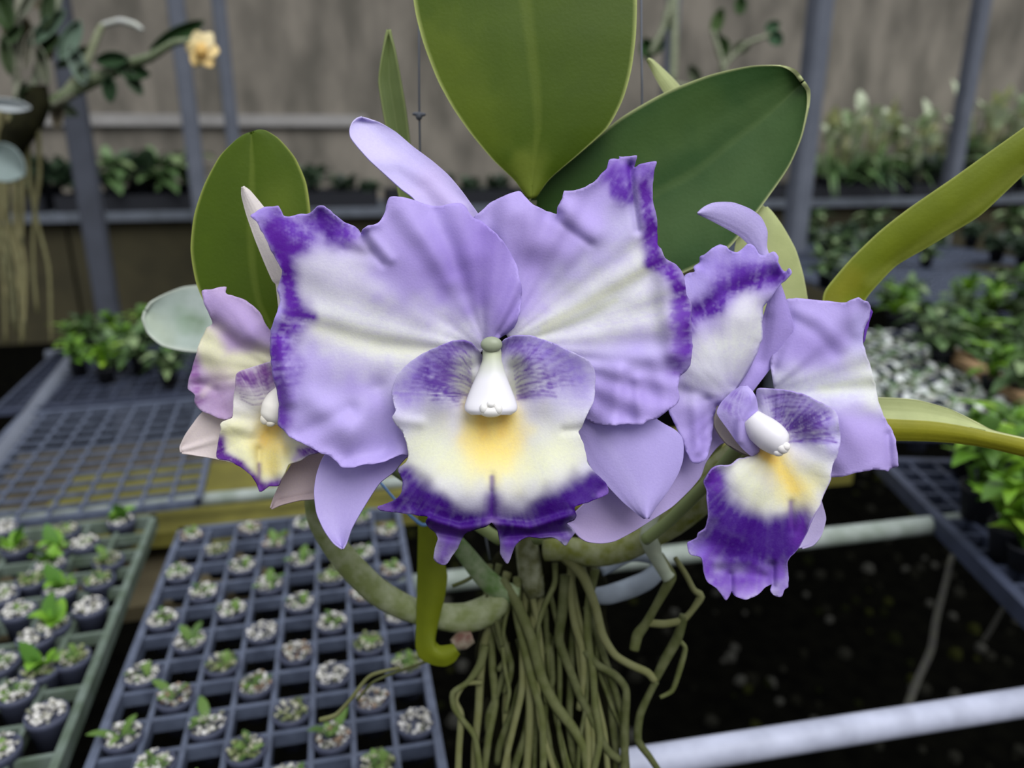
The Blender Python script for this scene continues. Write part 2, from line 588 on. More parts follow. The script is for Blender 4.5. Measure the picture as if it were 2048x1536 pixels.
# loose gravel on the shade-darkened floor, stone colours darkened along with it
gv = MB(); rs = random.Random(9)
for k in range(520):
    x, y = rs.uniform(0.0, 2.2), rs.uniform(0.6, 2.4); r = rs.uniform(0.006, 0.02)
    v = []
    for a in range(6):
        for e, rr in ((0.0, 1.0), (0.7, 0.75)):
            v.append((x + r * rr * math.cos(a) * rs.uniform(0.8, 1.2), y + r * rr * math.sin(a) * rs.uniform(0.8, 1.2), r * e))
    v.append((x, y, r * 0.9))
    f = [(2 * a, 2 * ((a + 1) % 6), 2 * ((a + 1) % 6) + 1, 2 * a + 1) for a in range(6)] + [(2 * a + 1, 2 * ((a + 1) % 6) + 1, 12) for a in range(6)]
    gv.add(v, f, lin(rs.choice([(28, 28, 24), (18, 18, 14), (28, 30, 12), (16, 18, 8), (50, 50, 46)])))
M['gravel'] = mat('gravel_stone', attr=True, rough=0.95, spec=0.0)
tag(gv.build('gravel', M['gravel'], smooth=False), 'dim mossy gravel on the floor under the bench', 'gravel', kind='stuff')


def mesh_tray(label, origin, ang, xs, ys, m='tray', strip=0.0042, h=0.011, rim=0.0065, z=0.8):
    """open grid tray; xs and ys are the lines of the grid in its own frame"""
    e = empty('mesh_tray', (*origin, z), label, 'tray')
    e.rotation_euler = (0, 0, ang)
    x0, x1, y0, y1 = xs[0], xs[-1], ys[0], ys[-1]
    b = MB()
    for k, x in enumerate(xs[1:-1]):
        b.box((x, (y0 + y1) / 2, -h / 2 - 0.0004), (strip, y1 - y0, h))
    for k, y in enumerate(ys[1:-1]):
        b.box(((x0 + x1) / 2, y, -h / 2 - 0.001), (x1 - x0, strip, h))
    b.build('grid', M[m], e, smooth=False)
    b = MB()
    for x in (x0, x1):
        b.box((x, (y0 + y1) / 2, -h / 2), (rim, y1 - y0 + rim, h + 0.004))
    for y in (y0, y1):
        b.box(((x0 + x1) / 2, y, -h / 2), (x1 - x0 + rim, rim, h + 0.004))
    b.build('rim', M[m], e, smooth=False)
    return e


XS = [-0.196 + 0.03025 * k for k in range(9)]
YR = [0.4, 0.435, 0.47, 0.504, 0.54, 0.574, 0.611, 0.651, 0.689, 0.73, 0.771, 0.81]
YS = [0.3825] + [(a + c) / 2 for a, c in zip(YR[:-1], YR[1:])] + [0.830]
mesh_tray('blue grey square mesh tray holding perlite plug pots beside the hanging roots', (0, 0), 0, XS, YS)
mesh_tray('moss stained mesh tray crowded with white perlite pots and long leaved seedlings', (-0.217, 0.39), R(2.0), [-0.034 * k for k in range(8)][::-1], [0.037 * k for k in range(14)], 'traymoss')
mesh_tray('empty pale mesh tray lying between the mossy pot tray and the thick grey pipe', (-0.19, 0.905), R(3.5), [-0.0335 * k for k in range(10)][::-1], [0.034 * k for k in range(13)], 'tray', strip=0.0036, h=0.005)
b = MB(); b.box((0, 0, 0), (0.46, 0.56, 0.018), R(3.5)); o = b.build('shelf_board', M['shelfboard'], smooth=False); o.location = (-0.36, 1.12, 0.69)
tag(o, 'brown board showing through the openings of the empty mesh tray', 'board')
mesh_tray('mesh tray with bright green seedlings at the far end of the bench', (-0.16, 1.345), R(3.5), [-0.034 * k for k in range(13)][::-1], [0.034 * k for k in range(12)], 'traydark', strip=0.0036, h=0.006)
angr = math.atan2(0.698 - 0.611, 0.798 - 0.5)
mesh_tray('dark mesh tray with bright green plants overhanging the dark gap', (0.605, 0.47), -angr, [0.034 * k for k in range(15)], [0.034 * k for k in range(12)], 'traydark', strip=0.005, rim=0.012, h=0.016)
mesh_tray('dark mesh tray crowded with silvery white seedlings', (0.76, 0.93), -angr, [0.034 * k for k in range(14)], [0.034 * k for k in range(20)], 'traydark')
mesh_tray('empty pale mesh tray under the long strap leaf', (1.40, 1.80), -0.12, [0.034 * k for k in range(20)], [0.034 * k for k in range(16)], 'tray', strip=0.006)
mesh_tray('dark mesh tray with soft green plants beyond the weathered wood strip', (1.26, 1.12), -angr, [0.034 * k for k in range(24)], [0.034 * k for k in range(17)], 'traydark')
mesh_tray('grey mesh tray with small leafy plants at the foot of the wide grey post', (1.30, 2.42), -0.1, [0.04 * k for k in range(30)], [0.04 * k for k in range(18)], 'tray', strip=0.006)
b = MB(); b.box((0, 0, 0), (0.03, 0.30, 0.016), -0.33)
o = b.build('wood_strip', M['wood'], smooth=False); o.location = (1.112, 1.085, 0.822)
tag(o, 'weathered brown wood strip lying beside the silvery seedlings', 'wood')

# ------------------------------------------------------------------ the mounted orchid in front
PO = W(1090, 1180, 620)
plant = empty('orchid_plant', PO, 'large orchid with three ruffled lavender and violet flowers, hanging root mass in front', 'orchid')
LAV, LAV2, WHT, CRM, PUR, PUR2, DEEP = (190, 173, 231), (164, 142, 216), (226, 226, 226), (230, 230, 202), (104, 48, 172), (92, 26, 158), (70, 10, 128)
YEL, YEL2, VEIN = (250, 226, 128), (246, 208, 100), (116, 78, 172)


def flower(label, base, path):
    v, f = ptube(path, 12, 30)
    o = link('flower', mesh(v - PO, f, np.tile(lin((150, 165, 110)), (len(v), 1))), M['waxy'], plant)
    o['label'] = label
    return o


def veins(starts, ends, bow, seed, w=2.4, strength=0.6, colr=VEIN):
    """thin wavy pigment veins between two edges of a side lobe"""
    r = random.Random(seed); out = []
    for (x0, y0), (x1, y1) in zip(starts, ends):
        L = math.hypot(x1 - x0, y1 - y0); nx, ny = -(y1 - y0) / L, (x1 - x0) / L
        pts = []
        for q in range(7):
            t = q / 6
            o = bow * math.sin(math.pi * t) + r.uniform(-2.2, 2.2)
            pts.append((x0 + (x1 - x0) * t + nx * o, y0 + (y1 - y0) * t + ny * o))
        out.append((pts, w * r.uniform(0.8, 1.3), strength * r.uniform(0.6, 1.1), colr, 0.9, 2))
    return out


def lerp2(a, b, n):
    return [(a[0] + (b[0] - a[0]) * k / (n - 1), a[1] + (b[1] - a[1]) * k / (n - 1)) for k in range(n)]


# ---- front flower
ff = flower('large front flower seen face on', None, [(985, 720, 60, 13), (990, 800, 130, 14), (1020, 900, 260, 13), (1060, 1000, 420, 12), (1075, 1080, 560, 12)])

# dorsal sepal
ribbon('sepal', ff, PO,
       [(890, 560, 60), (870, 470, 70), (829, 400, 80), (803, 379, 84), (774, 353, 88), (740, 322, 92), (714, 293, 98), (701, 275, 104), (699, 260, 110), (704, 246, 116), (714, 237, 120), (724, 234, 122)],
       [(985, 560, 60), (975, 460, 72), (956, 427, 80), (923, 381, 88), (897, 350, 96), (865, 322, 104), (826, 293, 114), (792, 264, 124), (761, 246, 128), (745, 241, 128), (733, 237, 126), (725, 235, 123)],
       (204, 194, 238), [([(720, 250), (760, 300)], 40, 0.5, (222, 216, 246), 0.1), ([(860, 370), (920, 440)], 40, 0.5, (206, 186, 228), 0.1)],
       cup=14, bumps=[([(735, 318), (800, 322), (860, 360), (910, 420)], 22, -14), ([(770, 300), (850, 340), (920, 400)], 14, 3)], m='petal', th=0.0006, seed=3, vein=1)
# lateral sepals
ribbon('sepal', ff, PO,
       [(870, 790, 70), (760, 850, 70), (680, 890, 66), (648, 911, 62), (633, 948, 56), (628, 985, 50), (633, 1026, 44), (648, 1060, 38), (667, 1086, 34), (684, 1098, 32)],
       [(930, 830, 70), (880, 880, 72), (815, 914, 70), (789, 943, 64), (759, 967, 58), (730, 1011, 50), (704, 1056, 40), (693, 1086, 36), (686, 1098, 32)],
       (190, 176, 228), [([(640, 960), (660, 1060)], 26, 0.35, (205, 194, 236), 0.1), ([(800, 900), (760, 950)], 40, 0.4, (180, 162, 220), 0.1)], cup=16, m='petal', th=0.0006, seed=4, vein=1)
ribbon('sepal', ff, PO,
       [(1070, 820, 70), (1120, 860, 68), (1157, 880, 62), (1170, 911, 58), (1184, 939, 54), (1213, 970, 48), (1245, 1003, 42), (1273, 1026, 38), (1289, 1037, 36)],
       [(1120, 760, 70), (1250, 800, 66), (1325, 846, 60), (1350, 860, 56), (1363, 874, 54), (1367, 893, 52), (1365, 921, 50), (1355, 949, 48), (1334, 984, 44), (1311, 1014, 40), (1297, 1037, 36)],
       (184, 170, 226), [([(1250, 900), (1300, 1010)], 60, 0.4, (196, 182, 234), 0.1), ([(1210, 880), (1280, 1000)], 14, 0.25, (206, 196, 238), 0.3)], cup=-14, m='petal', th=0.0006, seed=5, vein=1.5)

# right petal (behind the left one)
fan('petal', ff, PO, (1000, 692, 36),
    [(990, 640, 34), (972, 560, 36), (955, 480, 32), (946, 440, 26), (959, 425, 22), (982, 405, 18), (1008, 392, 16), (1038, 383, 14), (1050, 394, 14), (1060, 405, 16), (1076, 414, 20), (1097, 424, 28), (1114, 428, 30),
     (1115, 414, 10), (1125, 399, 6), (1128, 382, 8), (1151, 381, 6), (1175, 372, 6), (1193, 360, 6), (1203, 347, 8), (1214, 337, 10), (1219, 320, 12), (1229, 317, 14), (1240, 318, 16), (1238, 313, 16), (1255, 313, 14), (1274, 310, 12), (1272, 321, 16), (1268, 336, 22), (1281, 328, 16), (1300, 324, 12), (1313, 323, 10),
     (1309, 339, 10), (1306, 368, 12), (1307, 407, 14), (1313, 436, 14), (1314, 472, 12), (1315, 490, 10), (1323, 498, 8), (1331, 516, 8), (1352, 529, 8), (1362, 542, 10), (1370, 561, 12), (1373, 589, 12), (1383, 610, 10), (1382, 641, 10), (1385, 690, 14), (1378, 735, 20), (1360, 752, 22), (1356, 776, 20), (1358, 796, 18), (1353, 808, 18), (1334, 822, 14), (1316, 836, 8), (1294, 842, 4), (1285, 850, 2), (1269, 850, 4), (1250, 848, 10), (1227, 851, 4), (1203, 850, 10), (1185, 846, 20), (1160, 830, 30), (1110, 780, 36), (1050, 720, 36)],
    LAV,
    [([(1060, 500), (1110, 560), (1090, 600)], 70, 0.45, (170, 148, 212), 0.1),
     ([(1130, 560), (1230, 520), (1260, 420)], 46, 0.5, (206, 204, 226), 0.3),
     ([(1050, 680), (1150, 630), (1260, 560), (1290, 520)], 44, 0.85, (228, 230, 222), 0.3),
     ([(1180, 640), (1280, 610), (1310, 620)], 72, 0.9, (226, 226, 228), 0.35),
     ([(1090, 655), (1180, 605), (1290, 540)], 10, 0.6, (228, 230, 200), 0.3),
     ([(1080, 668), (1170, 632), (1230, 600)], 7, 0.5, (222, 226, 196), 0.3),
     ([(1215, 345), (1250, 335), (1300, 345)], 26, 0.8, (132, 92, 198), 0.4), ([(1222, 350), (1228, 390)], 9, 0.7, (104, 50, 176), 0.5), ([(1258, 335), (1262, 400)], 8, 0.85, (98, 40, 170), 0.5), ([(1244, 345), (1248, 400)], 6, 0.6, (104, 50, 176), 0.6),
     ([(1232, 360), (1245, 390)], 22, 0.85, (100, 46, 172), 0.8),
     ([(1290, 370), (1296, 430), (1308, 480)], 17, 0.95, PUR2, 0.7),
     ([(1304, 480), (1308, 525), (1340, 540), (1362, 580), (1368, 640), (1372, 700)], 19, 1.0, PUR2, 0.5),
     ([(1300, 525), (1318, 520)], 14, 0.9, PUR2, 0.4),
     ([(1352, 620), (1354, 700), (1352, 735)], 20, 0.7, (122, 74, 186), 0.8),
     ([(1200, 720), (1300, 700)], 30, 0.4, (196, 184, 236), 0.4),
     ([(1230, 790), (1310, 800)], 45, 0.35, (176, 150, 226), 0.4)],
    bumps=[([(1100, 430), (1150, 468), (1180, 488)], 9, 5), ([(1130, 420), (1190, 470)], 24, -14), ([(1040, 430), (1070, 480)], 36, -12), ([(1070, 540), (1090, 580)], 50, 18), ([(1050, 690), (1180, 640), (1300, 560)], 22, 8),
           ([(1330, 560), (1345, 700)], 22, -20), ([(1240, 740), (1230, 845)], 14, -8), ([(1275, 760), (1280, 845)], 12, -8), ([(1200, 750), (1190, 840)], 20, 10), ([(1320, 740), (1335, 810)], 20, -10), ([(1260, 330), (1266, 400), (1275, 460)], 8, 14), ([(1200, 740), (1300, 720)], 26, -10)],
    ruf=5, ruf_f=13, frill=4, vein=3.0, cup=-14, seed=21, nu=300, nt=70)

# left petal (in front at the overlap)
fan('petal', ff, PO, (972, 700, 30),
    [(1005, 672, 12), (1030, 652, -2), (1040, 622, -8), (1043, 582, -10), (1036, 540, -8), (1020, 505, -4), (1000, 475, 0), (975, 452, 4), (958, 440, 8), (946, 435, 10), (932, 416, 12), (917, 406, 14), (886, 411, 14), (865, 411, 14), (845, 407, 10), (816, 397, 4), (790, 392, 0), (777, 397, 0), (769, 426, -4), (761, 441, -8), (748, 450, -12), (733, 452, -14), (724, 463, -8), (721, 466, 26),
     (709, 452, 14), (688, 444, 4), (662, 423, -4), (649, 413, -8), (636, 413, -8), (628, 420, -6), (615, 427, -4), (602, 428, -2), (584, 433, 2), (569, 432, 2), (561, 420, 0), (555, 411, -2), (545, 413, 0), (529, 414, 6), (519, 420, 10), (501, 432, 16), (514, 446, 16), (529, 473, 12), (542, 501, 12), (555, 525, 12), (564, 540, 14), (560, 564, 20), (555, 580, 20), (560, 604, 16), (546, 646, 14), (541, 672, 16), (542, 716, 18), (546, 755, 20), (554, 781, 20), (558, 807, 18), (556, 849, 14), (567, 859, 12), (580, 875, 8), (598, 883, 6), (624, 896, 0), (642, 906, -4), (658, 912, -4), (671, 922, -6), (684, 935, -6), (707, 935, -2), (728, 930, 4), (754, 927, 6), (780, 919, 10), (804, 909, 16), (817, 911, 24), (840, 890, 50), (870, 830, 66), (905, 770, 66), (940, 720, 46)],
    LAV,
    [([(960, 480), (930, 560), (970, 620)], 96, 0.75, (144, 117, 200), 0.12),  # deeper violet pigment with the lobe's shading partly mixed into it
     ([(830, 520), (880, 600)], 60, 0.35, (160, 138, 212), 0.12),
     ([(830, 420), (900, 450)], 50, 0.3, (196, 180, 236), 0.1),
     ([(620, 600), (700, 650), (800, 690), (900, 706)], 84, 0.95, (226, 226, 228), 0.25),
     ([(620, 545), (700, 530)], 52, 0.85, (218, 214, 230), 0.3),
     ([(640, 655), (760, 690), (860, 706)], 24, 0.75, (226, 227, 208), 0.3),
     ([(690, 470), (720, 500)], 24, 0.35, (190, 176, 214), 0.3),
     ([(560, 440), (600, 470), (650, 440), (690, 468)], 34, 0.85, (112, 58, 186), 0.7),
     ([(640, 425), (655, 460), (660, 480)], 16, 0.75, (84, 24, 154), 0.7),
     ([(545, 460), (572, 500), (600, 490)], 20, 0.9, PUR2, 0.5),
     ([(552, 470), (570, 530), (580, 580), (592, 622)], 23, 1.0, PUR2, 0.35),
     ([(585, 622), (625, 634)], 13, 0.75, (98, 34, 166), 0.5),
     ([(590, 640), (562, 668), (552, 720), (562, 780)], 31, 0.95, (98, 36, 166), 0.75),
     ([(556, 790), (566, 840)], 20, 0.95, PUR2, 0.4),
     ([(600, 730), (590, 760)], 16, 0.5, (110, 60, 180), 0.8),
     ([(552, 585), (556, 620), (547, 660)], 9, 0.85, (176, 158, 230), 0.2),
     ([(505, 432), (530, 418)], 14, 0.7, (168, 144, 226), 0.3),
     ([(620, 790), (680, 830), (760, 850)], 60, 0.25, (202, 194, 236), 0.4),
     ('rim', 0.02, 0.5, (188, 170, 236))],
    bumps=[([(719, 468), (745, 505), (765, 528)], 8, 6), ([(734, 460), (760, 492), (782, 518)], 10, -6), ([(690, 500), (740, 510)], 14, 6), ([(800, 420), (850, 480), (900, 560)], 26, -10), ([(860, 430), (900, 500), (930, 580)], 24, 8), ([(960, 520), (990, 620)], 44, -12), ([(880, 560), (900, 640)], 40, 14),
           ([(620, 800), (700, 860)], 30, -16), ([(600, 870), (700, 820)], 18, 10), ([(760, 780), (770, 900)], 24, 14), ([(560, 690), (580, 800)], 16, -14), ([(600, 640), (760, 690), (900, 710)], 20, 8), ([(700, 900), (720, 930)], 30, -8)],
    ruf=6, ruf_f=11, frill=4, vein=3.0, cup=-16, seed=11, nu=320, nt=72)

# lip of the front flower
lipF = [(990, 700, 20), (1000, 690, -16), (1010, 678, -30), (1030, 671, -40), (1060, 671, -44), (1090, 680, -42), (1120, 692, -36), (1150, 706, -28), (1178, 722, -18), (1190, 745, -8), (1190, 775, -6), (1186, 805, -14), (1174, 830, -20), (1163, 855, -16), (1157, 865, -14), (1166, 885, -16), (1172, 910, -18), (1176, 928, -18), (1190, 946, -22), (1208, 962, -26), (1217, 977, -24), (1216, 988, -22), (1195, 998, -24), (1172, 1006, -28), (1150, 1014, -30), (1152, 1030, -22), (1148, 1040, -20), (1133, 1046, -22), (1146, 1058, -14), (1150, 1064, -12), (1139, 1080, -10), (1130, 1091, -10), (1117, 1080, -14), (1100, 1074, -18), (1075, 1076, -18), (1058, 1074, -20), (1042, 1080, -20), (1030, 1092, -16), (1025, 1106, -10), (1015, 1127, -6), (1006, 1118, -8), (1000, 1105, -12), (1000, 1080, -20), (994, 1058, -26), (984, 1046, -26), (972, 1052, -26), (945, 1060, -26), (930, 1068, -22), (916, 1094, -14), (904, 1112, -10), (892, 1129, -6), (877, 1127, -6), (867, 1117, -8), (869, 1098, -12), (876, 1078, -18), (868, 1062, -20), (858, 1055, -18), (852, 1042, -22), (856, 1034, -28), (830, 1030, -26), (800, 1026, -22), (776, 1023, -18), (760, 1021, -14), (755, 1014, -14), (770, 1008, -16), (790, 1000, -20), (803, 985, -20), (806, 965, -16), (801, 950, -12), (797, 938, -8), (812, 925, -10), (817, 912, -14), (814, 890, -14), (806, 866, -12), (792, 848, -10), (784, 835, -14), (788, 828, -16), (792, 820, -14), (787, 804, -12), (784, 780, -12), (794, 752, -14), (816, 727, -18), (846, 707, -28), (880, 691, -38), (905, 682, -44), (930, 681, -44), (946, 688, -36), (960, 704, -16), (968, 722, 16)]
fan('lip', ff, PO, (984, 796, -6), lipF, (222, 220, 232),
    [([(815, 790), (850, 740), (900, 700), (930, 700)], 40, 0.85, (158, 132, 216), 0.35),
     ([(1160, 760), (1120, 715), (1060, 690), (1030, 690)], 42, 0.85, (162, 138, 220), 0.35),
     ([(830, 830), (900, 800)], 30, 0.35, (186, 172, 226), 0.6),
     ([(1150, 800), (1080, 790)], 36, 0.35, (190, 178, 228), 0.6),
     ([(890, 770), (905, 715), (935, 695)], 22, 0.85, (112, 76, 172), 0.9),
     ([(1050, 740), (1050, 705), (1030, 692)], 20, 0.7, (118, 84, 180), 0.9),
     ([(850, 740), (880, 790), (930, 800)], 16, 0.7, (104, 66, 170), 1.4),
     ([(1110, 760), (1070, 780), (1040, 790)], 18, 0.55, (120, 84, 184), 1.4),
     ([(934, 720), (928, 760), (945, 780)], 24, 0.9, (220, 224, 208), 0.1),
     ([(1030, 725), (1036, 760), (1024, 780)], 20, 0.9, (218, 222, 206), 0.1),
     ([(820, 840), (900, 840), (1070, 840), (1150, 850)], 26, 0.6, (224, 222, 236), 0.2),
     ([(860, 900), (920, 930), (985, 930), (1060, 930), (1120, 900)], 60, 0.8, (230, 232, 196), 0.15),
     ([(985, 840), (985, 900)], 46, 0.8, (240, 226, 150), 0.15),
     ([(984, 835), (984, 910)], 62, 0.7, (246, 234, 160), 0.12), ([(955, 835), (935, 880)], 26, 0.6, YEL, 0.15), ([(1012, 835), (1030, 880)], 26, 0.6, YEL, 0.15), ([(984, 830), (984, 885)], 40, 0.9, YEL, 0.12),
     ([(962, 830), (970, 866)], 14, 0.55, YEL2, 0.2),
     ([(1006, 830), (1004, 866)], 14, 0.55, YEL2, 0.2),
     ([(780, 1016), (826, 996), (850, 1026), (900, 1046), (984, 1056), (1060, 1056), (1110, 1032), (1200, 986)], 46, 1.0, (58, 6, 118), 0.12, 3.2),
     ([(800, 960), (815, 950), (836, 985), (890, 1010)], 19, 0.95, (62, 8, 124), 0.2),
     ([(1185, 960), (1150, 990), (1090, 1016)], 26, 0.95, (62, 8, 126), 0.2),
     ([(984, 955), (984, 1030)], 6, 0.7, (84, 40, 140), 0.1),
     ([(984, 1000), (984, 1040)], 22, 0.9, DEEP, 0.2),
     ([(860, 1050), (900, 1062), (940, 1062)], 8, 0.5, (110, 60, 160), 0.3),
     ([(884, 1120), (895, 1080)], 22, 0.75, (98, 46, 162), 0.2),
     ([(1012, 1115), (1020, 1085)], 18, 0.75, (98, 46, 162), 0.2),
     ([(1030, 1070), (1110, 1064), (1140, 1074)], 18, 0.8, (86, 32, 150), 0.2),
     ([(755, 1014), (775, 1018)], 12, 0.6, (150, 110, 200), 0.2),
     ([(1216, 980), (1200, 990)], 9, 0.6, (150, 110, 205), 0.2),
     ([(985, 1048), (985, 1056)], 13, 0.6, (150, 130, 170), 0.2)] + veins(lerp2((946, 806), (940, 715), 13), lerp2((866, 800), (880, 690), 13), 9, 1) + veins(lerp2((900, 790), (915, 700), 8), lerp2((822, 776), (850, 712), 8), 5, 2, 2.4, 0.4) + veins(lerp2((1036, 800), (1024, 708), 12), lerp2((1112, 796), (1076, 690), 12), -8, 3) + veins(lerp2((1070, 790), (1060, 700), 8), lerp2((1150, 770), (1120, 705), 8), -5, 4, 2.2, 0.35),
    step=3.0, bumps=[([(905, 730), (880, 790)], 42, -18), ([(1065, 730), (1090, 790)], 42, -16), ([(940, 740), (930, 790)], 22, 24), ([(1030, 740), (1036, 790)], 20, 24), ([(984, 950), (984, 1050)], 8, 3), ([(984, 985), (984, 1050)], 9, 4), ([(880, 985), (984, 985), (1090, 980)], 75, -40), ([(796, 838), (840, 845)], 12, -5), ([(1165, 858), (1130, 862)], 10, 6),
           ([(858, 1038), (920, 1056), (984, 1046), (1060, 1054), (1140, 1030)], 8, -14), ([(866, 1064), (930, 1076)], 9, 14), ([(1010, 1072), (1060, 1070), (1135, 1062)], 9, 14), ([(840, 960), (830, 1010)], 16, 8)],
    ruf=2.5, ruf_f=9, frill=2.0, vein=1.2, cup=0, p=1.1, seed=31, nu=420, nt=80, jit=0.6, th=0.0005)

# column of the front flower with green cap and white anther lobes
v1, f1, q1 = loft_geo([(983, 690, -18, 17, 14), (984, 705, -18, 19, 16), (984, 722, -18, 20, 18), (983, 745, -20, 28, 20), (982, 770, -24, 38, 24), (982, 795, -30, 48, 26), (982, 812, -36, 53, 26), (982, 822, -40, 51, 24), (982, 830, -42, 40, 18)])
c1 = np.array([lin((196, 204, 170)) * (1 - k) + lin((228, 226, 232)) * k for k in np.clip((q1[:, 1] - 705) / 55, 0, 1)]).repeat(28, 0)
colm = link('column', mesh(v1 - PO, f1, c1), M['waxy'], ff)
vb, fb = blob_geo(983, 689, -32, 22, 16, 12)
vx = vb - PO
o = link('anther_cap', mesh(vx, fb, np.tile(lin((152, 160, 136)), (len(vb), 1))), M['waxy'], ff); o['label'] = 'grey green cap at the top of the column'
lob = MB()
for a in [(982, 823, -56, 24, 12, 13), (968, 817, -61, 9, 11, 8), (996, 818, -61, 9, 11, 8), (982, 809, -62, 9, 8, 8)]:
    v, f = blob_geo(*a); lob.add(v, f, lin((238, 236, 232)))
lob.build('anther', M['waxy'], ff, PO)

# ---- right flower
rf = flower('right flower turned to the right', None, [(1525, 830, 120, 13), (1490, 880, 180, 14), (1430, 950, 260, 13), (1340, 1040, 380, 12), (1290, 1080, 440, 12)])
ribbon('sepal', rf, PO,
       [(1470, 790, 130), (1508, 700, 128), (1524, 640, 124), (1536, 600, 118), (1532, 560, 116), (1518, 520, 116), (1497, 490, 112), (1478, 472, 106), (1450, 456, 100), (1420, 440, 94), (1395, 427, 90)],
       [(1495, 795, 130), (1552, 722, 126), (1574, 694, 116), (1587, 656, 104), (1579, 622, 102), (1566, 580, 104), (1546, 530, 112), (1533, 495, 116), (1534, 462, 104), (1522, 435, 98), (1500, 418, 92), (1465, 405, 88), (1430, 405, 86), (1410, 413, 88), (1395, 426, 90)],
       (186, 168, 230), [([(1400, 425), (1470, 425), (1525, 480)], 40, 0.7, (208, 198, 240), 0.1), ([(1560, 600), (1540, 720)], 40, 0.3, (170, 148, 222), 0.1)],
       cup=-5, bumps=[([(1530, 640), (1520, 720)], 16, 8)], m='petal', th=0.0006, seed=6, vein=1)
ribbon('sepal', rf, PO,
       [(1480, 830, 150), (1440, 820, 150), (1380, 850, 140), (1300, 900, 128), (1220, 960, 116), (1160, 1015, 106), (1132, 1044, 102)],
       [(1490, 870, 150), (1440, 890, 146), (1412, 925, 138), (1402, 953, 132), (1381, 979, 126), (1344, 1014, 120), (1302, 1041, 114), (1269, 1062, 110), (1231, 1082, 106), (1203, 1087, 104), (1175, 1084, 103), (1159, 1075, 102), (1147, 1061, 102), (1134, 1046, 102)],
       (190, 174, 222), [([(1170, 1060), (1260, 1040)], 44, 0.5, (184, 166, 200), 0.1)], cup=12, m='petal', th=0.0006, seed=7, vein=1)
ribbon('sepal', rf, PO,
       [(1540, 930, 150), (1556, 1000, 146), (1570, 1060, 140), (1586, 1088, 136), (1600, 1096, 134)],
       [(1600, 920, 150), (1632, 970, 146), (1649, 1021, 140), (1652, 1040, 138), (1643, 1071, 136), (1627, 1090, 134), (1604, 1097, 134)],
       (200, 188, 226), [], cup=10, m='petal', th=0.0006, seed=8, vein=1)
fan('petal', rf, PO, (1535, 786, 132),
    [(1540, 730, 126), (1555, 660, 120), (1570, 604, 114), (1576, 597, 112), (1601, 597, 108), (1642, 601, 104), (1669, 604, 100), (1691, 604, 96), (1710, 597, 90), (1718, 595, 88), (1727, 601, 90), (1738, 604, 94), (1741, 617, 108), (1737, 637, 108), (1729, 656, 108), (1725, 683, 110), (1737, 722, 112), (1751, 771, 112), (1756, 802, 110), (1771, 840, 106), (1784, 862, 104), (1792, 881, 102), (1795, 915, 104), (1796, 931, 106), (1788, 935, 108), (1779, 938, 102), (1776, 943, 100), (1771, 940, 98), (1746, 940, 98), (1715, 945, 102), (1677, 954, 108), (1650, 950, 118), (1600, 900, 130), (1560, 840, 134)],
    LAV,
    [([(1600, 640), (1680, 640)], 40, 0.35, (194, 180, 238), 0.2), ([(1600, 690), (1660, 700)], 40, 0.4, (168, 146, 222), 0.15),
     ([(1560, 780), (1640, 775), (1740, 770)], 42, 0.85, (226, 228, 232), 0.3), ([(1720, 720), (1750, 800)], 28, 0.85, (230, 232, 226), 0.2), ([(1640, 780), (1740, 765)], 12, 0.6, (228, 232, 212), 0.3),
     ([(1720, 640), (1715, 700)], 22, 0.5, (200, 192, 240), 0.2), ([(1700, 880), (1770, 920)], 50, 0.3, (178, 156, 214), 0.25)],
    bumps=[([(1595, 620), (1640, 640), (1690, 690)], 14, -4), ([(1590, 640), (1630, 665), (1670, 710)], 12, 3), ([(1700, 600), (1715, 660)], 18, -8), ([(1775, 870), (1780, 935)], 8, 10), ([(1560, 790), (1740, 770)], 22, 8), ([(1680, 830), (1740, 930)], 34, -14)],
    ruf=3, ruf_f=9, frill=3, vein=2.6, cup=-12, seed=41, nu=240, nt=56)
fan('petal_fold', rf, PO, (1722, 660, 118), [(1735, 604, 112), (1742, 618, 110), (1746, 624, 112), (1740, 640, 114), (1736, 655, 116), (1732, 672, 118), (1726, 690, 120)], (112, 66, 176), [], ruf=0, frill=1, vein=1, seed=44, nu=40, nt=12, label='violet underside of the turned petal corner')
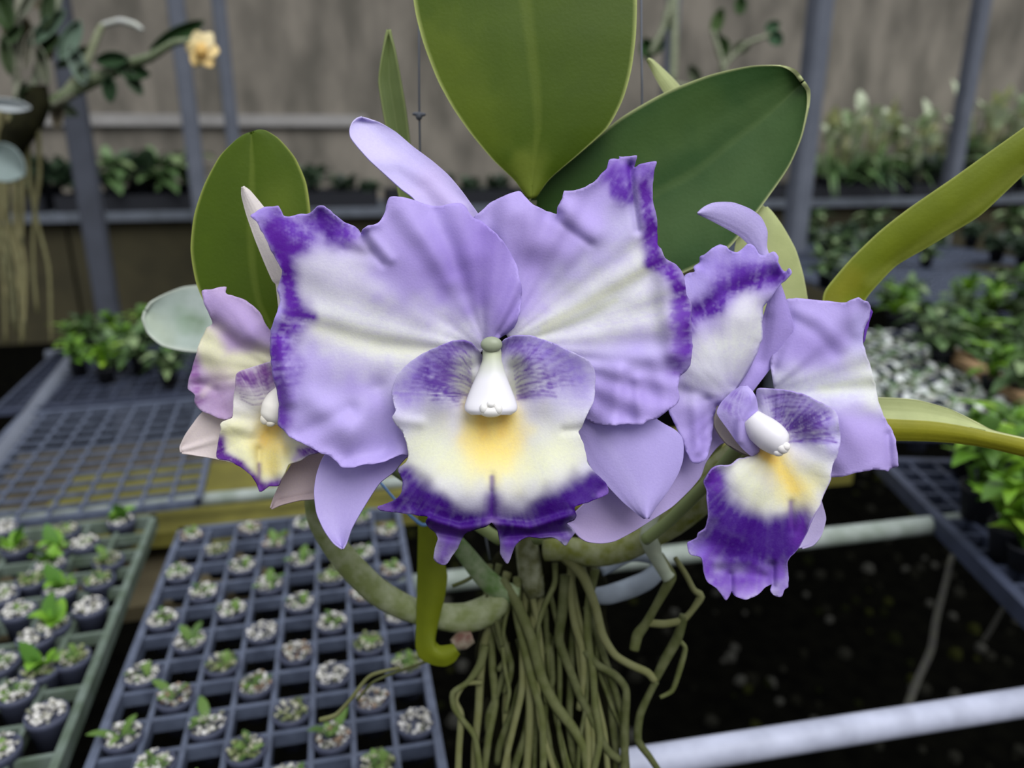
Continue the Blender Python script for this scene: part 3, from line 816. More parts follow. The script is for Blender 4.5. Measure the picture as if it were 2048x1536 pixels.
fan('petal', rf, PO, (1462, 798, 120),
    [(1474, 776, 118), (1497, 741, 112), (1513, 708, 106), (1524, 675, 102), (1524, 648, 100), (1527, 612, 96), (1541, 596, 90), (1554, 577, 84), (1571, 560, 78), (1584, 545, 74), (1579, 536, 74), (1569, 544, 78), (1557, 525, 80), (1558, 514, 82), (1546, 503, 84), (1530, 511, 90), (1519, 508, 92), (1508, 492, 92), (1495, 488, 92), (1486, 496, 94), (1475, 504, 94), (1459, 500, 90), (1453, 492, 88), (1439, 489, 88), (1426, 495, 90), (1417, 502, 92), (1401, 514, 92), (1398, 525, 94), (1387, 533, 94), (1390, 544, 92), (1379, 545, 92), (1366, 556, 92), (1360, 600, 88), (1354, 680, 86), (1344, 760, 84), (1338, 820, 84), (1350, 850, 84), (1362, 876, 82), (1374, 908, 78), (1384, 924, 74), (1396, 927, 74), (1409, 921, 80), (1418, 902, 88), (1424, 871, 98), (1427, 834, 108), (1436, 814, 114)],
    LAV,
    [([(1410, 530), (1450, 520), (1500, 510)], 32, 0.5, (160, 136, 226), 0.5), ([(1385, 570), (1420, 590)], 30, 0.6, (182, 166, 232), 0.4),
     ([(1420, 720), (1470, 690), (1500, 650)], 60, 0.95, (226, 227, 224), 0.25), ([(1400, 760), (1440, 740)], 40, 0.6, (216, 214, 230), 0.4), ([(1480, 650), (1490, 600)], 24, 0.7, (224, 222, 230), 0.4),
     ([(1400, 620), (1430, 610), (1450, 585), (1480, 560), (1520, 560), (1555, 552)], 24, 1.0, (90, 28, 160), 0.6),
     ([(1475, 545), (1540, 535)], 18, 0.7, (104, 50, 178), 0.8), ([(1385, 635), (1375, 660)], 16, 0.8, (100, 44, 168), 0.7), ([(1450, 545), (1440, 580)], 20, 0.6, (110, 60, 184), 0.8),
     ([(1400, 850), (1395, 910)], 26, 0.5, (160, 136, 214), 0.4), ('rim', 0.03, 0.5, (184, 168, 236))],
    bumps=[([(1400, 625), (1450, 590), (1540, 555)], 18, 12), ([(1470, 640), (1420, 740)], 40, -18), ([(1390, 800), (1395, 900)], 14, -10), ([(1365, 780), (1400, 800)], 16, 8), ([(1410, 560), (1390, 600)], 26, -8), ([(1415, 800), (1410, 880)], 9, 9)],
    ruf=2.2, ruf_f=8, frill=6, vein=3, cup=-14, seed=51, nu=280, nt=60)
# lip of the right flower
fan('lip', rf, PO, (1548, 882, 104),
    [(1512, 812, 96), (1512, 785, 84), (1516, 777, 80), (1543, 777, 74), (1574, 781, 68), (1606, 788, 64), (1634, 801, 62), (1662, 815, 64), (1674, 827, 66), (1679, 849, 70), (1681, 877, 74), (1676, 906, 76), (1668, 924, 74), (1663, 943, 70), (1662, 959, 66), (1656, 971, 64), (1648, 990, 64), (1640, 1012, 66), (1624, 1040, 68), (1615, 1065, 70), (1599, 1093, 74), (1577, 1121, 78), (1576, 1140, 80), (1576, 1174, 82), (1568, 1179, 80), (1563, 1193, 78), (1549, 1192, 78), (1540, 1181, 76), (1543, 1168, 72), (1530, 1176, 66), (1515, 1190, 62), (1490, 1199, 60), (1471, 1193, 60), (1464, 1183, 64), (1460, 1190, 66), (1452, 1201, 68), (1443, 1190, 64), (1434, 1177, 60), (1415, 1165, 58), (1407, 1146, 58), (1402, 1115, 58), (1381, 1110, 64), (1374, 1086, 68), (1393, 1076, 64), (1396, 1067, 62), (1410, 1056, 58), (1415, 1037, 56), (1413, 984, 58), (1407, 965, 60), (1421, 940, 62), (1434, 932, 64), (1462, 929, 70), (1477, 918, 78), (1499, 913, 88), (1512, 904, 96)],
    (222, 220, 234),
    [([(1530, 790), (1600, 800), (1650, 830)], 26, 0.65, (156, 128, 212), 0.4), ([(1560, 830), (1640, 860)], 30, 0.6, (150, 122, 210), 1.2), ([(1575, 850), (1650, 830)], 14, 0.7, (108, 70, 176), 1.5), ([(1590, 880), (1650, 880)], 12, 0.5, (140, 110, 205), 1.2),
     ([(1665, 850), (1668, 900)], 16, 0.5, (182, 166, 230), 0.2),
     ([(1490, 950), (1520, 1000), (1580, 990), (1630, 960)], 42, 0.85, (232, 233, 204), 0.2), ([(1545, 910), (1580, 980), (1600, 980)], 40, 0.75, (240, 228, 156), 0.2),
     ([(1540, 905), (1565, 945), (1590, 975)], 17, 0.95, YEL, 0.3), ([(1525, 906), (1545, 920)], 10, 0.8, YEL2, 0.3),
     ([(1418, 960), (1432, 1010), (1470, 1050), (1530, 1066), (1590, 1060)], 40, 1.0, (62, 8, 126), 0.12, 3.0), ([(1430, 1080), (1500, 1108), (1570, 1100)], 56, 1.0, (60, 8, 122), 0.1, 3),
     ([(1425, 945), (1436, 970)], 18, 0.9, (92, 30, 156), 0.5), ([(1581, 1005), (1582, 1050)], 6, 0.6, (100, 50, 150), 0.1), ([(1605, 1040), (1600, 1080)], 16, 0.9, (92, 34, 152), 0.4),
     ([(1410, 1120), (1420, 1160), (1480, 1160), (1530, 1165)], 30, 0.85, (112, 58, 182), 0.2), ([(1470, 1190), (1520, 1180)], 16, 0.6, (156, 118, 212), 0.3), ([(1560, 1150), (1568, 1185)], 20, 0.7, (130, 84, 196), 0.3),
     ([(1378, 1090), (1395, 1100)], 20, 0.7, (140, 110, 206), 0.3), ([(1450, 1195), (1456, 1170)], 12, 0.6, (150, 112, 210), 0.3), ('rim', 0.015, 0.6, (168, 142, 220))] + veins(lerp2((1530, 796), (1572, 886), 12), lerp2((1606, 792), (1672, 884), 12), -7, 5, 2.4, 0.7),
    step=3.0, bumps=[([(1581, 1005), (1584, 1060)], 9, 5), ([(1630, 840), (1660, 900)], 34, -14), ([(1570, 840), (1600, 880)], 26, 12), ([(1500, 980), (1470, 1060)], 40, -14), ([(1430, 1124), (1500, 1122), (1535, 1142)], 9, -4), ([(1440, 1140), (1530, 1152)], 9, 3), ([(1460, 1150), (1462, 1190)], 8, 10), ([(1545, 1130), (1545, 1170)], 8, 12), ([(1440, 960), (1430, 1030)], 14, -6)],
    ruf=3, ruf_f=14, frill=3.5, vein=1.6, p=1.1, seed=61, nu=360, nt=70, jit=0.7, th=0.0005)
ribbon('lip_side_lobe', rf, PO,
       [(1512, 908, 96), (1502, 911, 84), (1487, 899, 78), (1474, 884, 76), (1456, 859, 76), (1434, 827, 80), (1442, 806, 80), (1462, 786, 78), (1481, 773, 78)],
       [(1519, 902, 98), (1519, 890, 90), (1518, 870, 80), (1517, 850, 74), (1516, 832, 70), (1515, 812, 68), (1511, 794, 68), (1504, 782, 70), (1494, 772, 74)],
       (190, 174, 232), [([(1450, 820), (1490, 790)], 22, 0.5, (206, 196, 238), 0.3), ([(1450, 810), (1480, 830)], 12, 0.5, (150, 120, 206), 1.5), ([(1470, 790), (1495, 800)], 12, 0.5, (150, 120, 206), 1.5), ([(1500, 800), (1505, 870)], 12, 0.4, (176, 156, 228), 0.2)],
       cup=-10, bumps=[([(1508, 790), (1480, 840), (1478, 880)], 9, -8)], m='petal', th=0.0005, seed=9, vein=1)
ribbon('lip_base', rf, PO,
       [(1432, 812, 112), (1428, 850, 112), (1450, 885, 112), (1480, 905, 110), (1502, 914, 108)],
       [(1475, 800, 114), (1480, 840, 114), (1490, 870, 114), (1504, 895, 112), (1512, 908, 110)],
       (196, 186, 172), [], cup=4, m='petal', seed=10, label='cream underside of the lip tube')
v2, f2 = ptube([(1500, 836, 74, 22), (1520, 856, 66, 30), (1540, 872, 58, 32), (1556, 884, 52, 29), (1566, 890, 48, 24), (1572, 893, 46, 14)], 20, 26)
link('column', mesh(v2 - PO, f2, np.tile(lin((228, 225, 230)), (len(v2), 1))), M['waxy'], rf)
lob = MB()
for a in [(1566, 896, 34, 13, 12, 11), (1557, 905, 40, 11, 8, 10), (1572, 893, 30, 9, 9, 8)]:
    v, f = blob_geo(*a); lob.add(v, f, lin((242, 238, 236)))
lob.build('anther', M['waxy'], rf, PO)

# ---- left flower, partly hidden behind the front one
lf = flower('left flower half hidden behind the large front flower', None, [(556, 800, 150, 13), (600, 830, 210, 14), (700, 880, 300, 13), (850, 980, 420, 12), (1000, 1080, 540, 12)])
ribbon('sepal', lf, PO,
       [(560, 640, 120), (552, 569, 112), (545, 561, 110), (529, 525, 106), (509, 475, 100), (493, 428, 94), (484, 392, 90), (484, 374, 88)],
       [(620, 640, 120), (606, 570, 114), (590, 520, 110), (565, 465, 104), (540, 430, 98), (520, 405, 94), (500, 382, 90), (487, 373, 88)],
       (222, 214, 208), [([(490, 390), (530, 500)], 20, 0.3, (232, 226, 222), 0.2)], cup=-8, m='petal', th=0.0006, seed=12, vein=1)
ribbon('sepal', lf, PO,
       [(520, 790, 150), (450, 800, 146), (405, 824, 140), (385, 848, 136), (370, 870, 132), (360, 893, 128), (362, 905, 127)],
       [(560, 880, 150), (500, 930, 146), (450, 922, 140), (420, 916, 136), (388, 911, 132), (372, 908, 129), (364, 906, 127)],
       (220, 208, 204), [], cup=6, bumps=[([(366, 900), (430, 880)], 5, -5)], m='petal', th=0.0006, seed=13, vein=0.8)
ribbon('sepal', lf, PO,
       [(630, 850, 150), (600, 895, 146), (581, 930, 140), (563, 960, 134), (548, 993, 126), (541, 1016, 122)],
       [(700, 900, 150), (680, 960, 146), (640, 996, 138), (600, 1001, 130), (563, 1010, 124), (543, 1018, 122)],
       (196, 178, 178), [([(560, 990), (600, 960)], 16, 0.3, (206, 190, 186), 0.2)], cup=6, bumps=[([(560, 1000), (640, 985)], 4, 4)], m='petal', th=0.0006, seed=14, vein=0.8)
fan('petal', lf, PO, (556, 742, 140),
    [(580, 700, 134), (560, 680, 126), (542, 664, 118), (533, 651, 112), (522, 629, 106), (503, 609, 100), (481, 596, 96), (451, 586, 94), (453, 575, 96), (435, 575, 98), (425, 579, 96), (405, 581, 94), (409, 607, 92), (418, 629, 92), (426, 647, 98), (414, 655, 112), (405, 674, 114), (396, 696, 112), (388, 726, 116), (379, 755, 118), (377, 778, 118), (390, 789, 114), (388, 800, 114), (394, 813, 112), (403, 822, 110), (429, 833, 106), (451, 839, 106), (466, 833, 110), (480, 810, 120), (510, 780, 132)],
    (198, 176, 208),
    [([(410, 600), (470, 620), (530, 690)], 38, 0.7, (192, 168, 222), 0.2), ([(430, 660), (470, 690), (540, 710)], 20, 0.4, (176, 144, 200), 0.3),
     ([(420, 690), (440, 730), (520, 725)], 34, 1.0, (226, 224, 190), 0.1, 3.2), ([(410, 660), (418, 720)], 16, 0.8, (228, 226, 192), 0.1),
     ([(384, 720), (394, 770), (400, 800)], 14, 0.75, (148, 96, 162), 0.8), ([(430, 770), (440, 820)], 34, 0.6, (168, 136, 176), 0.4), ([(420, 770), (405, 790)], 7, 0.6, (216, 200, 204), 0.4)],
    bumps=[([(425, 648), (480, 690), (550, 715)], 14, 14), ([(420, 600), (500, 660)], 30, -12), ([(425, 700), (450, 750)], 24, -10), ([(400, 770), (430, 780)], 10, 8)],
    ruf=3, ruf_f=9, frill=4, vein=2.4, cup=-6, seed=71, nu=200, nt=50)
fan('lip', lf, PO, (548, 846, 112),
    [(620, 760, 104), (580, 730, 96), (540, 724, 88), (514, 731, 82), (488, 740, 78), (472, 748, 76), (470, 778, 78), (466, 805, 80), (466, 833, 78), (455, 839, 74), (440, 848, 72), (442, 858, 74), (438, 875, 74), (435, 893, 72), (433, 915, 72), (459, 922, 72), (485, 937, 74), (503, 952, 76), (514, 968, 78), (520, 984, 80), (530, 978, 78), (539, 972, 76), (556, 972, 74), (568, 950, 74), (578, 930, 78), (600, 922, 84), (612, 914, 88), (626, 908, 92), (642, 904, 96), (640, 880, 104), (630, 840, 110)],
    (226, 224, 222),
    [([(480, 760), (540, 745)], 30, 0.9, (146, 96, 166), 0.5), ([(478, 755), (530, 770)], 14, 0.5, (118, 70, 150), 1.4), ([(480, 800), (520, 800)], 26, 0.5, (222, 218, 210), 0.2),
     ([(470, 870), (520, 930), (570, 910)], 42, 0.8, (234, 232, 176), 0.15), ([(540, 850), (525, 890), (540, 930)], 26, 0.75, (240, 222, 128), 0.2), ([(548, 850), (530, 880)], 14, 0.9, YEL2, 0.3), ([(545, 870), (560, 890)], 18, 0.7, YEL, 0.3),
     ([(440, 880), (440, 910), (480, 930), (520, 975)], 13, 1.0, (92, 36, 136), 0.25, 3), ([(545, 972), (520, 978)], 13, 0.95, (96, 44, 136), 0.2), ([(518, 930), (518, 965)], 6, 0.7, (110, 66, 130), 0.2), ([(560, 965), (545, 975)], 10, 0.9, (100, 50, 140), 0.2),
     ([(605, 905), (640, 900)], 12, 0.95, (104, 40, 156), 0.6), ([(590, 920), (600, 910)], 8, 0.7, (186, 164, 210), 0.2)] + veins(lerp2((476, 752), (482, 800), 8), lerp2((546, 730), (548, 800), 8), 8, 6, 2.2, 0.5, (108, 58, 140)),
    step=3.0, bumps=[([(500, 760), (520, 800)], 30, -10), ([(450, 850), (500, 860)], 14, -8), ([(518, 900), (518, 970)], 8, 8), ([(490, 900), (500, 930)], 18, -8), ([(560, 900), (560, 940)], 16, -10)],
    ruf=2, ruf_f=10, frill=2.4, vein=1.4, p=1.1, seed=81, nu=240, nt=50, jit=0.7, th=0.0005)
v2, f2 = ptube([(580, 780, 90, 22), (562, 804, 82, 30), (550, 824, 74, 30), (540, 838, 68, 22), (536, 844, 66, 12)], 18, 22)
link('column', mesh(v2 - PO, f2, np.tile(lin((236, 232, 222)), (len(v2), 1))), M['waxy'], lf)
lob = MB()
for a in [(530, 838, 62, 10, 12, 9), (541, 846, 62, 10, 8, 9)]:
    v, f = blob_geo(*a); lob.add(v, f, lin((236, 230, 214)))
lob.build('anther', M['waxy'], lf, PO)

# ---- leaves
OLV, OLV2, GRN, EDGE, PALE = (70, 91, 8), (57, 78, 7), (45, 77, 33), (178, 188, 112), (176, 184, 128)
ribbon('leaf', plant, PO,
       [(1058, 398, 250), (1030, 360, 240), (985, 318, 226), (940, 265, 214), (905, 215, 205), (875, 160, 198), (848, 90, 190), (832, 30, 186), (824, -30, 182), (826, -90, 180), (845, -150, 178), (900, -200, 176), (990, -222, 176)],
       [(1068, 396, 250), (1100, 355, 240), (1160, 305, 226), (1215, 255, 214), (1245, 200, 205), (1262, 140, 198), (1271, 70, 190), (1273, 0, 186), (1268, -60, 182), (1245, -130, 178), (1180, -190, 176), (1060, -222, 176), (1010, -224, 176)],
       OLV, [([(1060, 390), (1055, 330)], 34, 0.55, (128, 140, 52), 0.05), ([(880, 100), (950, 260)], 70, 0.35, (110, 124, 34), 0.05), ([(1180, 60), (1150, 260)], 80, 0.3, OLV2, 0.05)],
       fold=10, cup=-14, edge=EDGE, mid=((118, 132, 50), 0.4), th=0.0016, seed=101, nu=48, vein=0.6, edge_w=0.022)
ribbon('leaf', plant, PO,
       [(1058, 400, 300), (1085, 368, 296), (1150, 310, 284), (1240, 237, 268), (1330, 185, 252), (1420, 150, 236), (1500, 132, 222), (1560, 131, 212), (1588, 142, 206), (1604, 162, 202)],
       [(1070, 450, 300), (1120, 530, 300), (1200, 580, 296), (1290, 575, 290), (1370, 545, 280), (1457, 497, 268), (1547, 380, 248), (1580, 330, 236), (1603, 275, 224), (1616, 215, 212), (1617, 182, 206), (1606, 165, 202)],
       GRN, [([(1090, 420), (1180, 400)], 70, 0.6, (50, 78, 18), 0.05), ([(1280, 480), (1450, 400), (1560, 260)], 70, 0.3, (92, 118, 66), 0.1), ([(1300, 320), (1480, 230), (1590, 180)], 30, 0.25, (92, 116, 62), 0.3), ([(1250, 300), (1400, 200)], 50, 0.35, (78, 104, 40), 0.05)],
       fold=16, cup=4, edge=(190, 198, 140), mid=((100, 122, 66), 0.3), th=0.0016, seed=102, nu=48, vein=0.8, edge_w=0.02)
ribbon('leaf', plant, PO,
       [(540, 690, 240), (470, 660, 236), (425, 630, 230), (395, 570, 222), (383, 500, 214), (390, 430, 206), (410, 370, 200), (440, 315, 196), (470, 285, 194), (490, 272, 194), (502, 268, 194)],
       [(580, 690, 240), (605, 640, 236), (615, 560, 228), (622, 490, 220), (621, 425, 212), (612, 365, 206), (590, 315, 200), (560, 280, 196), (535, 264, 194), (518, 263, 194), (506, 267, 194)],
       OLV, [([(450, 560), (480, 400)], 60, 0.3, OLV2, 0.05), ([(560, 400), (580, 520)], 40, 0.3, (112, 128, 42), 0.05)],
       fold=12, cup=-12, edge=(158, 168, 84), mid=((134, 148, 64), 0.4), th=0.0016, seed=103, nu=40, vein=0.6, edge_w=0.03)
ribbon('leaf', plant, PO,
       [(815, 440, 420), (797, 390, 414), (780, 300, 402), (765, 220, 392), (757, 165, 386), (761, 125, 382), (770, 80, 380), (776, 60, 378)],
       [(850, 440, 420), (835, 390, 414), (822, 300, 402), (812, 220, 392), (800, 150, 386), (790, 100, 382), (783, 75, 380), (779, 59, 378)],
       (106, 122, 70), [], fold=10, edge=(140, 152, 96), mid=((150, 160, 104), 0.5), th=0.0014, seed=104, edge_w=0.08, label='narrow leaf seen nearly edge on')
ribbon('leaf', plant, PO,
       [(1500, 660, 300), (1484, 600, 298), (1470, 540, 292), (1470, 490, 286), (1490, 440, 282), (1515, 418, 280), (1528, 414, 279)],
       [(1620, 660, 300), (1614, 600, 298), (1605, 550, 292), (1590, 500, 286), (1565, 455, 282), (1545, 428, 280), (1532, 415, 279)],
       PALE, [([(1600, 590), (1560, 480)], 30, 0.3, (160, 168, 104), 0.1)], cup=-10, edge=(188, 194, 140), th=0.0014, seed=105, edge_w=0.04, label='pale underside of a leaf')
ribbon('leaf', plant, PO,
       [(1642, 640, 240), (1646, 592, 236), (1656, 572, 232), (1700, 520, 220), (1760, 462, 206), (1820, 415, 194), (1900, 360, 178), (1970, 310, 164), (2048, 255, 150), (2140, 190, 134)],
       [(1700, 650, 250), (1725, 604, 250), (1742, 580, 248), (1790, 530, 238), (1850, 495, 226), (1900, 465, 214), (1960, 428, 200), (2048, 345, 176), (2100, 300, 160), (2150, 240, 140)],
       (112, 124, 26), [([(1660, 600), (1700, 560)], 30, 0.5, (140, 134, 34), 0.05), ([(1740, 560), (1900, 450), (2040, 340)], 14, 0.5, (150, 158, 70), 0.05)],
       cup=-10, edge=(160, 168, 84), th=0.0018, seed=106, edge_w=0.06, label='long strap leaf seen from its side')
lg = ribbon('leaf', plant, PO,
       [(1680, 820, 240), (1720, 798, 236), (1755, 795, 232), (1830, 799, 224), (1900, 818, 216), (1950, 843, 210), (1985, 862, 206), (2060, 880, 198), (2150, 905, 190)],
       [(1680, 840, 236), (1720, 836, 230), (1770, 838, 224), (1860, 843, 212), (1920, 852, 204), (1970, 863, 198), (2000, 869, 194), (2060, 882, 186), (2150, 906, 176)],
       PALE, [], cup=4, edge=(196, 200, 148), th=0.0012, seed=107, edge_w=0.05, label='leaf folded lengthwise with a pale inner face')
ribbon('leaf_underside', lg, PO,
       [(1680, 840, 236), (1720, 836, 230), (1770, 838, 224), (1860, 843, 212), (1920, 852, 204), (1970, 863, 198), (2000, 869, 194), (2060, 882, 186), (2150, 906, 176)],
       [(1690, 885, 240), (1730, 882, 236), (1780, 880, 230), (1850, 881, 222), (1900, 884, 216), (1950, 890, 210), (2000, 900, 204), (2060, 915, 196), (2150, 935, 186)],
       (140, 138, 34), [], cup=-8, edge=(176, 180, 104), th=0.0012, seed=108, edge_w=0.04, label='yellow green outer face of the folded leaf')
ribbon('leaf', plant, PO,
       [(1420, 330, 420), (1370, 250, 410), (1330, 190, 400), (1310, 155, 396), (1297, 126, 392), (1294, 119, 391)],
       [(1460, 290, 420), (1410, 235, 410), (1355, 168, 400), (1325, 138, 396), (1305, 121, 392), (1296, 118, 391)],
       PALE, [], cup=-4, edge=(190, 194, 150), th=0.0012, seed=109, label='pale leaf tip rising behind the broad leaf')
ribbon('leaf', plant, PO,
       [(470, 690, 900), (420, 705, 890), (370, 703, 880), (325, 692, 872), (296, 668, 866), (286, 640, 864), (290, 622, 866)],
       [(480, 600, 900), (440, 582, 896), (400, 571, 890), (365, 574, 882), (330, 588, 874), (303, 604, 868), (292, 620, 866)],
       (172, 186, 178), [([(380, 640), (400, 650)], 20, 0.6, (112, 138, 104), 0.3), ([(360, 620), (370, 660)], 14, 0.5, (140, 162, 140), 0.4), ([(300, 640), (330, 680)], 26, 0.5, (168, 178, 152), 0.2), ([(390, 600), (420, 610)], 20, 0.4, (196, 206, 204), 0.3)],
       cup=14, th=0.0014, seed=110, edge=(196, 204, 192), edge_w=0.08, label='silvery round leaf behind the left flower')

# ---- pseudobulbs, sheath, wires, ring, mount
BUL = (116, 126, 70)
stem('pseudobulb', plant, PO, [(560, 690, 244, 10), (600, 800, 330, 14), (622, 930, 430, 17), (630, 1030, 500, 18), (660, 1080, 540, 24), (700, 1130, 570, 27), (750, 1180, 590, 27), (800, 1210, 600, 26), (850, 1228, 605, 24), (930, 1236, 610, 30), (985, 1215, 610, 30), (1005, 1185, 610, 22)], (112, 122, 72))
stem('pseudobulb', plant, PO, [(1062, 400, 300, 12), (1050, 600, 420, 16), (1035, 900, 560, 20), (1050, 1060, 610, 22), (1060, 1140, 620, 25), (1070, 1190, 625, 20)], (78, 80, 44))
stem('pseudobulb', plant, PO, [(1665, 640, 252, 12), (1600, 760, 300, 16), (1500, 880, 380, 26), (1440, 945, 440, 36), (1400, 990, 470, 38), (1350, 1038, 500, 32), (1302, 1072, 520, 26), (1250, 1098, 545, 25), (1190, 1108, 570, 26), (1140, 1098, 590, 24), (1090, 1100, 610, 22)], (104, 110, 34))
stem('pseudobulb', plant, PO, [(1690, 850, 245, 10), (1600, 900, 300, 12), (1500, 950, 440, 14), (1410, 995, 500, 14)], (118, 124, 50))
stem('pseudobulb', plant, PO, [(1560, 650, 300, 12), (1480, 800, 400, 16), (1360, 1000, 520, 16), (1300, 1080, 540, 16)], (118, 124, 50))
stem('rhizome', plant, PO, [(900, 1070, 540, 14), (925, 1100, 560, 18), (965, 1150, 590, 21), (1000, 1180, 605, 22), (1035, 1190, 610, 18)], (84, 112, 58))
stem('rhizome', plant, PO, [(1320, 1010, 500, 8), (1306, 1050, 505, 17), (1300, 1078, 505, 22), (1310, 1110, 510, 15), (1330, 1145, 516, 13), (1338, 1156, 516, 14)], (150, 160, 140))
ribbon('sheath', plant, PO,
       [(842, 960, 520), (838, 1040, 540), (836, 1150, 560), (834, 1240, 572), (833, 1292, 578), (842, 1316, 574), (866, 1328, 566), (890, 1331, 560), (908, 1322, 558), (918, 1306, 560)],
       [(890, 960, 520), (888, 1040, 540), (886, 1110, 552), (894, 1150, 556), (889, 1190, 560), (876, 1240, 568), (868, 1280, 572), (878, 1292, 568), (892, 1292, 564), (908, 1290, 562)],
       (116, 126, 24), [([(850, 1060), (850, 1280)], 20, 0.3, (98, 110, 18), 0.05)], cup=-14, th=0.0014, seed=111, label='bright green sheath hooked at its lower end')
stem('dry_bract', plant, PO, [(905, 1290, 575, 12), (925, 1280, 585, 20), (945, 1272, 590, 14)], (96, 66, 56))
stem('plastic_ring', plant, PO, [(1180, 1192, 660, 15), (1215, 1190, 660, 19), (1260, 1176, 662, 20), (1295, 1160, 664, 19), (1316, 1138, 668, 17), (1310, 1115, 680, 15), (1260, 1110, 700, 14), (1200, 1140, 690, 14)], (255, 255, 255), m='ring', label='grey white plastic ring')
stem('hanging_wire', plant, PO, [(838, -80, 430, 2.2), (838, 100, 440, 2.2), (839, 235, 450, 2.2), (846, 400, 470, 2.2), (900, 700, 540, 2.2), (980, 1120, 640, 2.2)], (255, 255, 255), m='wire', k=6)
stem('hanging_wire', plant, PO, [(1282, -80, 430, 2.4), (1283, 100, 440, 2.4), (1284, 215, 450, 2.4), (1278, 400, 470, 2.4), (1240, 700, 540, 2.4), (1180, 1110, 640, 2.4)], (255, 255, 255), m='wire', k=6)
k1 = MB()
for a in [(838, 232, 449, 7, 9, 7), (832, 228, 449, 8, 4, 5), (845, 229, 449, 7, 4, 5)]:
    v, f = blob_geo(*a, 8, 10); k1.add(v, f)
k1.build('wire_knot', M['wire'], plant, PO)
stem('tie_string', plant, PO, [(740, 940, 480, 2.6), (765, 970, 480, 2.6), (795, 1005, 486, 2.8), (825, 1035, 500, 3.2), (846, 1050, 515, 3.6), (870, 1046, 540, 2.6), (900, 1070, 560, 2.6)], (255, 255, 255), m='string', k=6, label='pale blue tie string')

v, f, q = loft_geo([(1080, 1085, 720, 60, 40), (1085, 1120, 730, 105, 70), (1090, 1200, 740, 125, 80), (1095, 1350, 750, 130, 90), (1100, 1500, 760, 135, 90), (1105, 1700, 770, 130, 90)], 24)
vn = vn2(v[:, 0] * 180, v[:, 2] * 160, 5)
v = v + ((vn - 0.5) * 0.012)[:, None] * np.array([1, 0.6, 0])
link('mount', mesh(v - PO, f), M['mount'], plant)['label'] = 'dark tree fern block under the roots'

RG, RL, RB = (74, 80, 38), (98, 100, 60), (60, 66, 28)
rs = random.Random(4)
main_roots = [
    [(1000, 1160, 600, 12), (1030, 1200, 590, 11), (1062, 1275, 586, 11), (1085, 1360, 590, 11), (1112, 1412, 592, 11), (1145, 1455, 594, 10), (1168, 1500, 596, 9), (1180, 1600, 600, 9)],
    [(1130, 1110, 590, 14), (1165, 1150, 580, 11), (1190, 1210, 574, 9), (1205, 1270, 570, 9), (1230, 1310, 566, 8), (1262, 1330, 560, 8), (1295, 1345, 556, 8), (1310, 1362, 556, 8)],
    [(1312, 1362, 556, 7), (1300, 1385, 560, 7), (1280, 1430, 566, 8), (1276, 1480, 570, 8), (1300, 1515, 570, 7), (1330, 1560, 566, 6)],
    [(1320, 1110, 520, 8), (1345, 1150, 520, 8), (1338, 1165, 522, 10), (1310, 1215, 540, 8), (1290, 1250, 560, 9), (1275, 1270, 570, 11), (1268, 1300, 570, 10)],
    [(1350, 1115, 530, 5), (1372, 1150, 530, 6), (1388, 1180, 534, 6), (1402, 1192, 536, 8), (1385, 1220, 540, 6), (1365, 1240, 546, 7), (1330, 1248, 552, 8), (1296, 1246, 560, 8)],
    [(1368, 1230, 546, 9), (1355, 1275, 552, 10), (1330, 1320, 558, 10), (1310, 1360, 562, 8)],
    [(1352, 1275, 552, 5), (1370, 1295, 556, 5), (1362, 1330, 560, 6), (1345, 1380, 564, 5), (1320, 1395, 566, 4)],
    [(1085, 1200, 640, 12), (1075, 1225, 620, 12), (1060, 1260, 610, 10), (1055, 1330, 610, 9), (1060, 1420, 612, 9), (1050, 1600, 616, 8)],
    [(1130, 1150, 620, 11), (1125, 1220, 616, 11), (1118, 1280, 612, 10), (1140, 1340, 606, 9), (1160, 1390, 600, 9), (1190, 1450, 596, 9), (1215, 1500, 592, 8), (1240, 1520, 590, 8)],
    [(970, 1290, 620, 9), (960, 1330, 610, 9), (935, 1365, 600, 6), (906, 1385, 590, 6), (908, 1415, 590, 6), (925, 1440, 590, 6), (950, 1475, 592, 6), (962, 1560, 596, 7)],
    [(965, 1365, 600, 5), (930, 1368, 600, 5), (912, 1400, 598, 5), (922, 1430, 598, 7), (918, 1500, 600, 7), (914, 1600, 600, 7)],
    [(1170, 1300, 600, 10), (1195, 1330, 590, 8), (1230, 1350, 584, 8), (1252, 1380, 584, 8), (1250, 1440, 588, 9), (1248, 1600, 592, 9)],
    [(905, 1172, 580, 4), (930, 1162, 580, 4), (950, 1150, 586, 4)],
    [(740, 1352, 640, 4), (700, 1400, 650, 4), (672, 1430, 660, 5), (640, 1440, 668, 5)],
    [(790, 1345, 640, 3), (745, 1365, 640, 3), (715, 1400, 650, 3)],
]
for k, pts in enumerate(main_roots):
    if k >= 13:
        pts = [(920, 1300, 610, 3)] + pts if k == 14 else [(800, 1335, 630, 3)] + pts
    stem('aerial_root', plant, PO, pts, (RG, RL, RB)[k % 3], m='root', k=8, n=44)
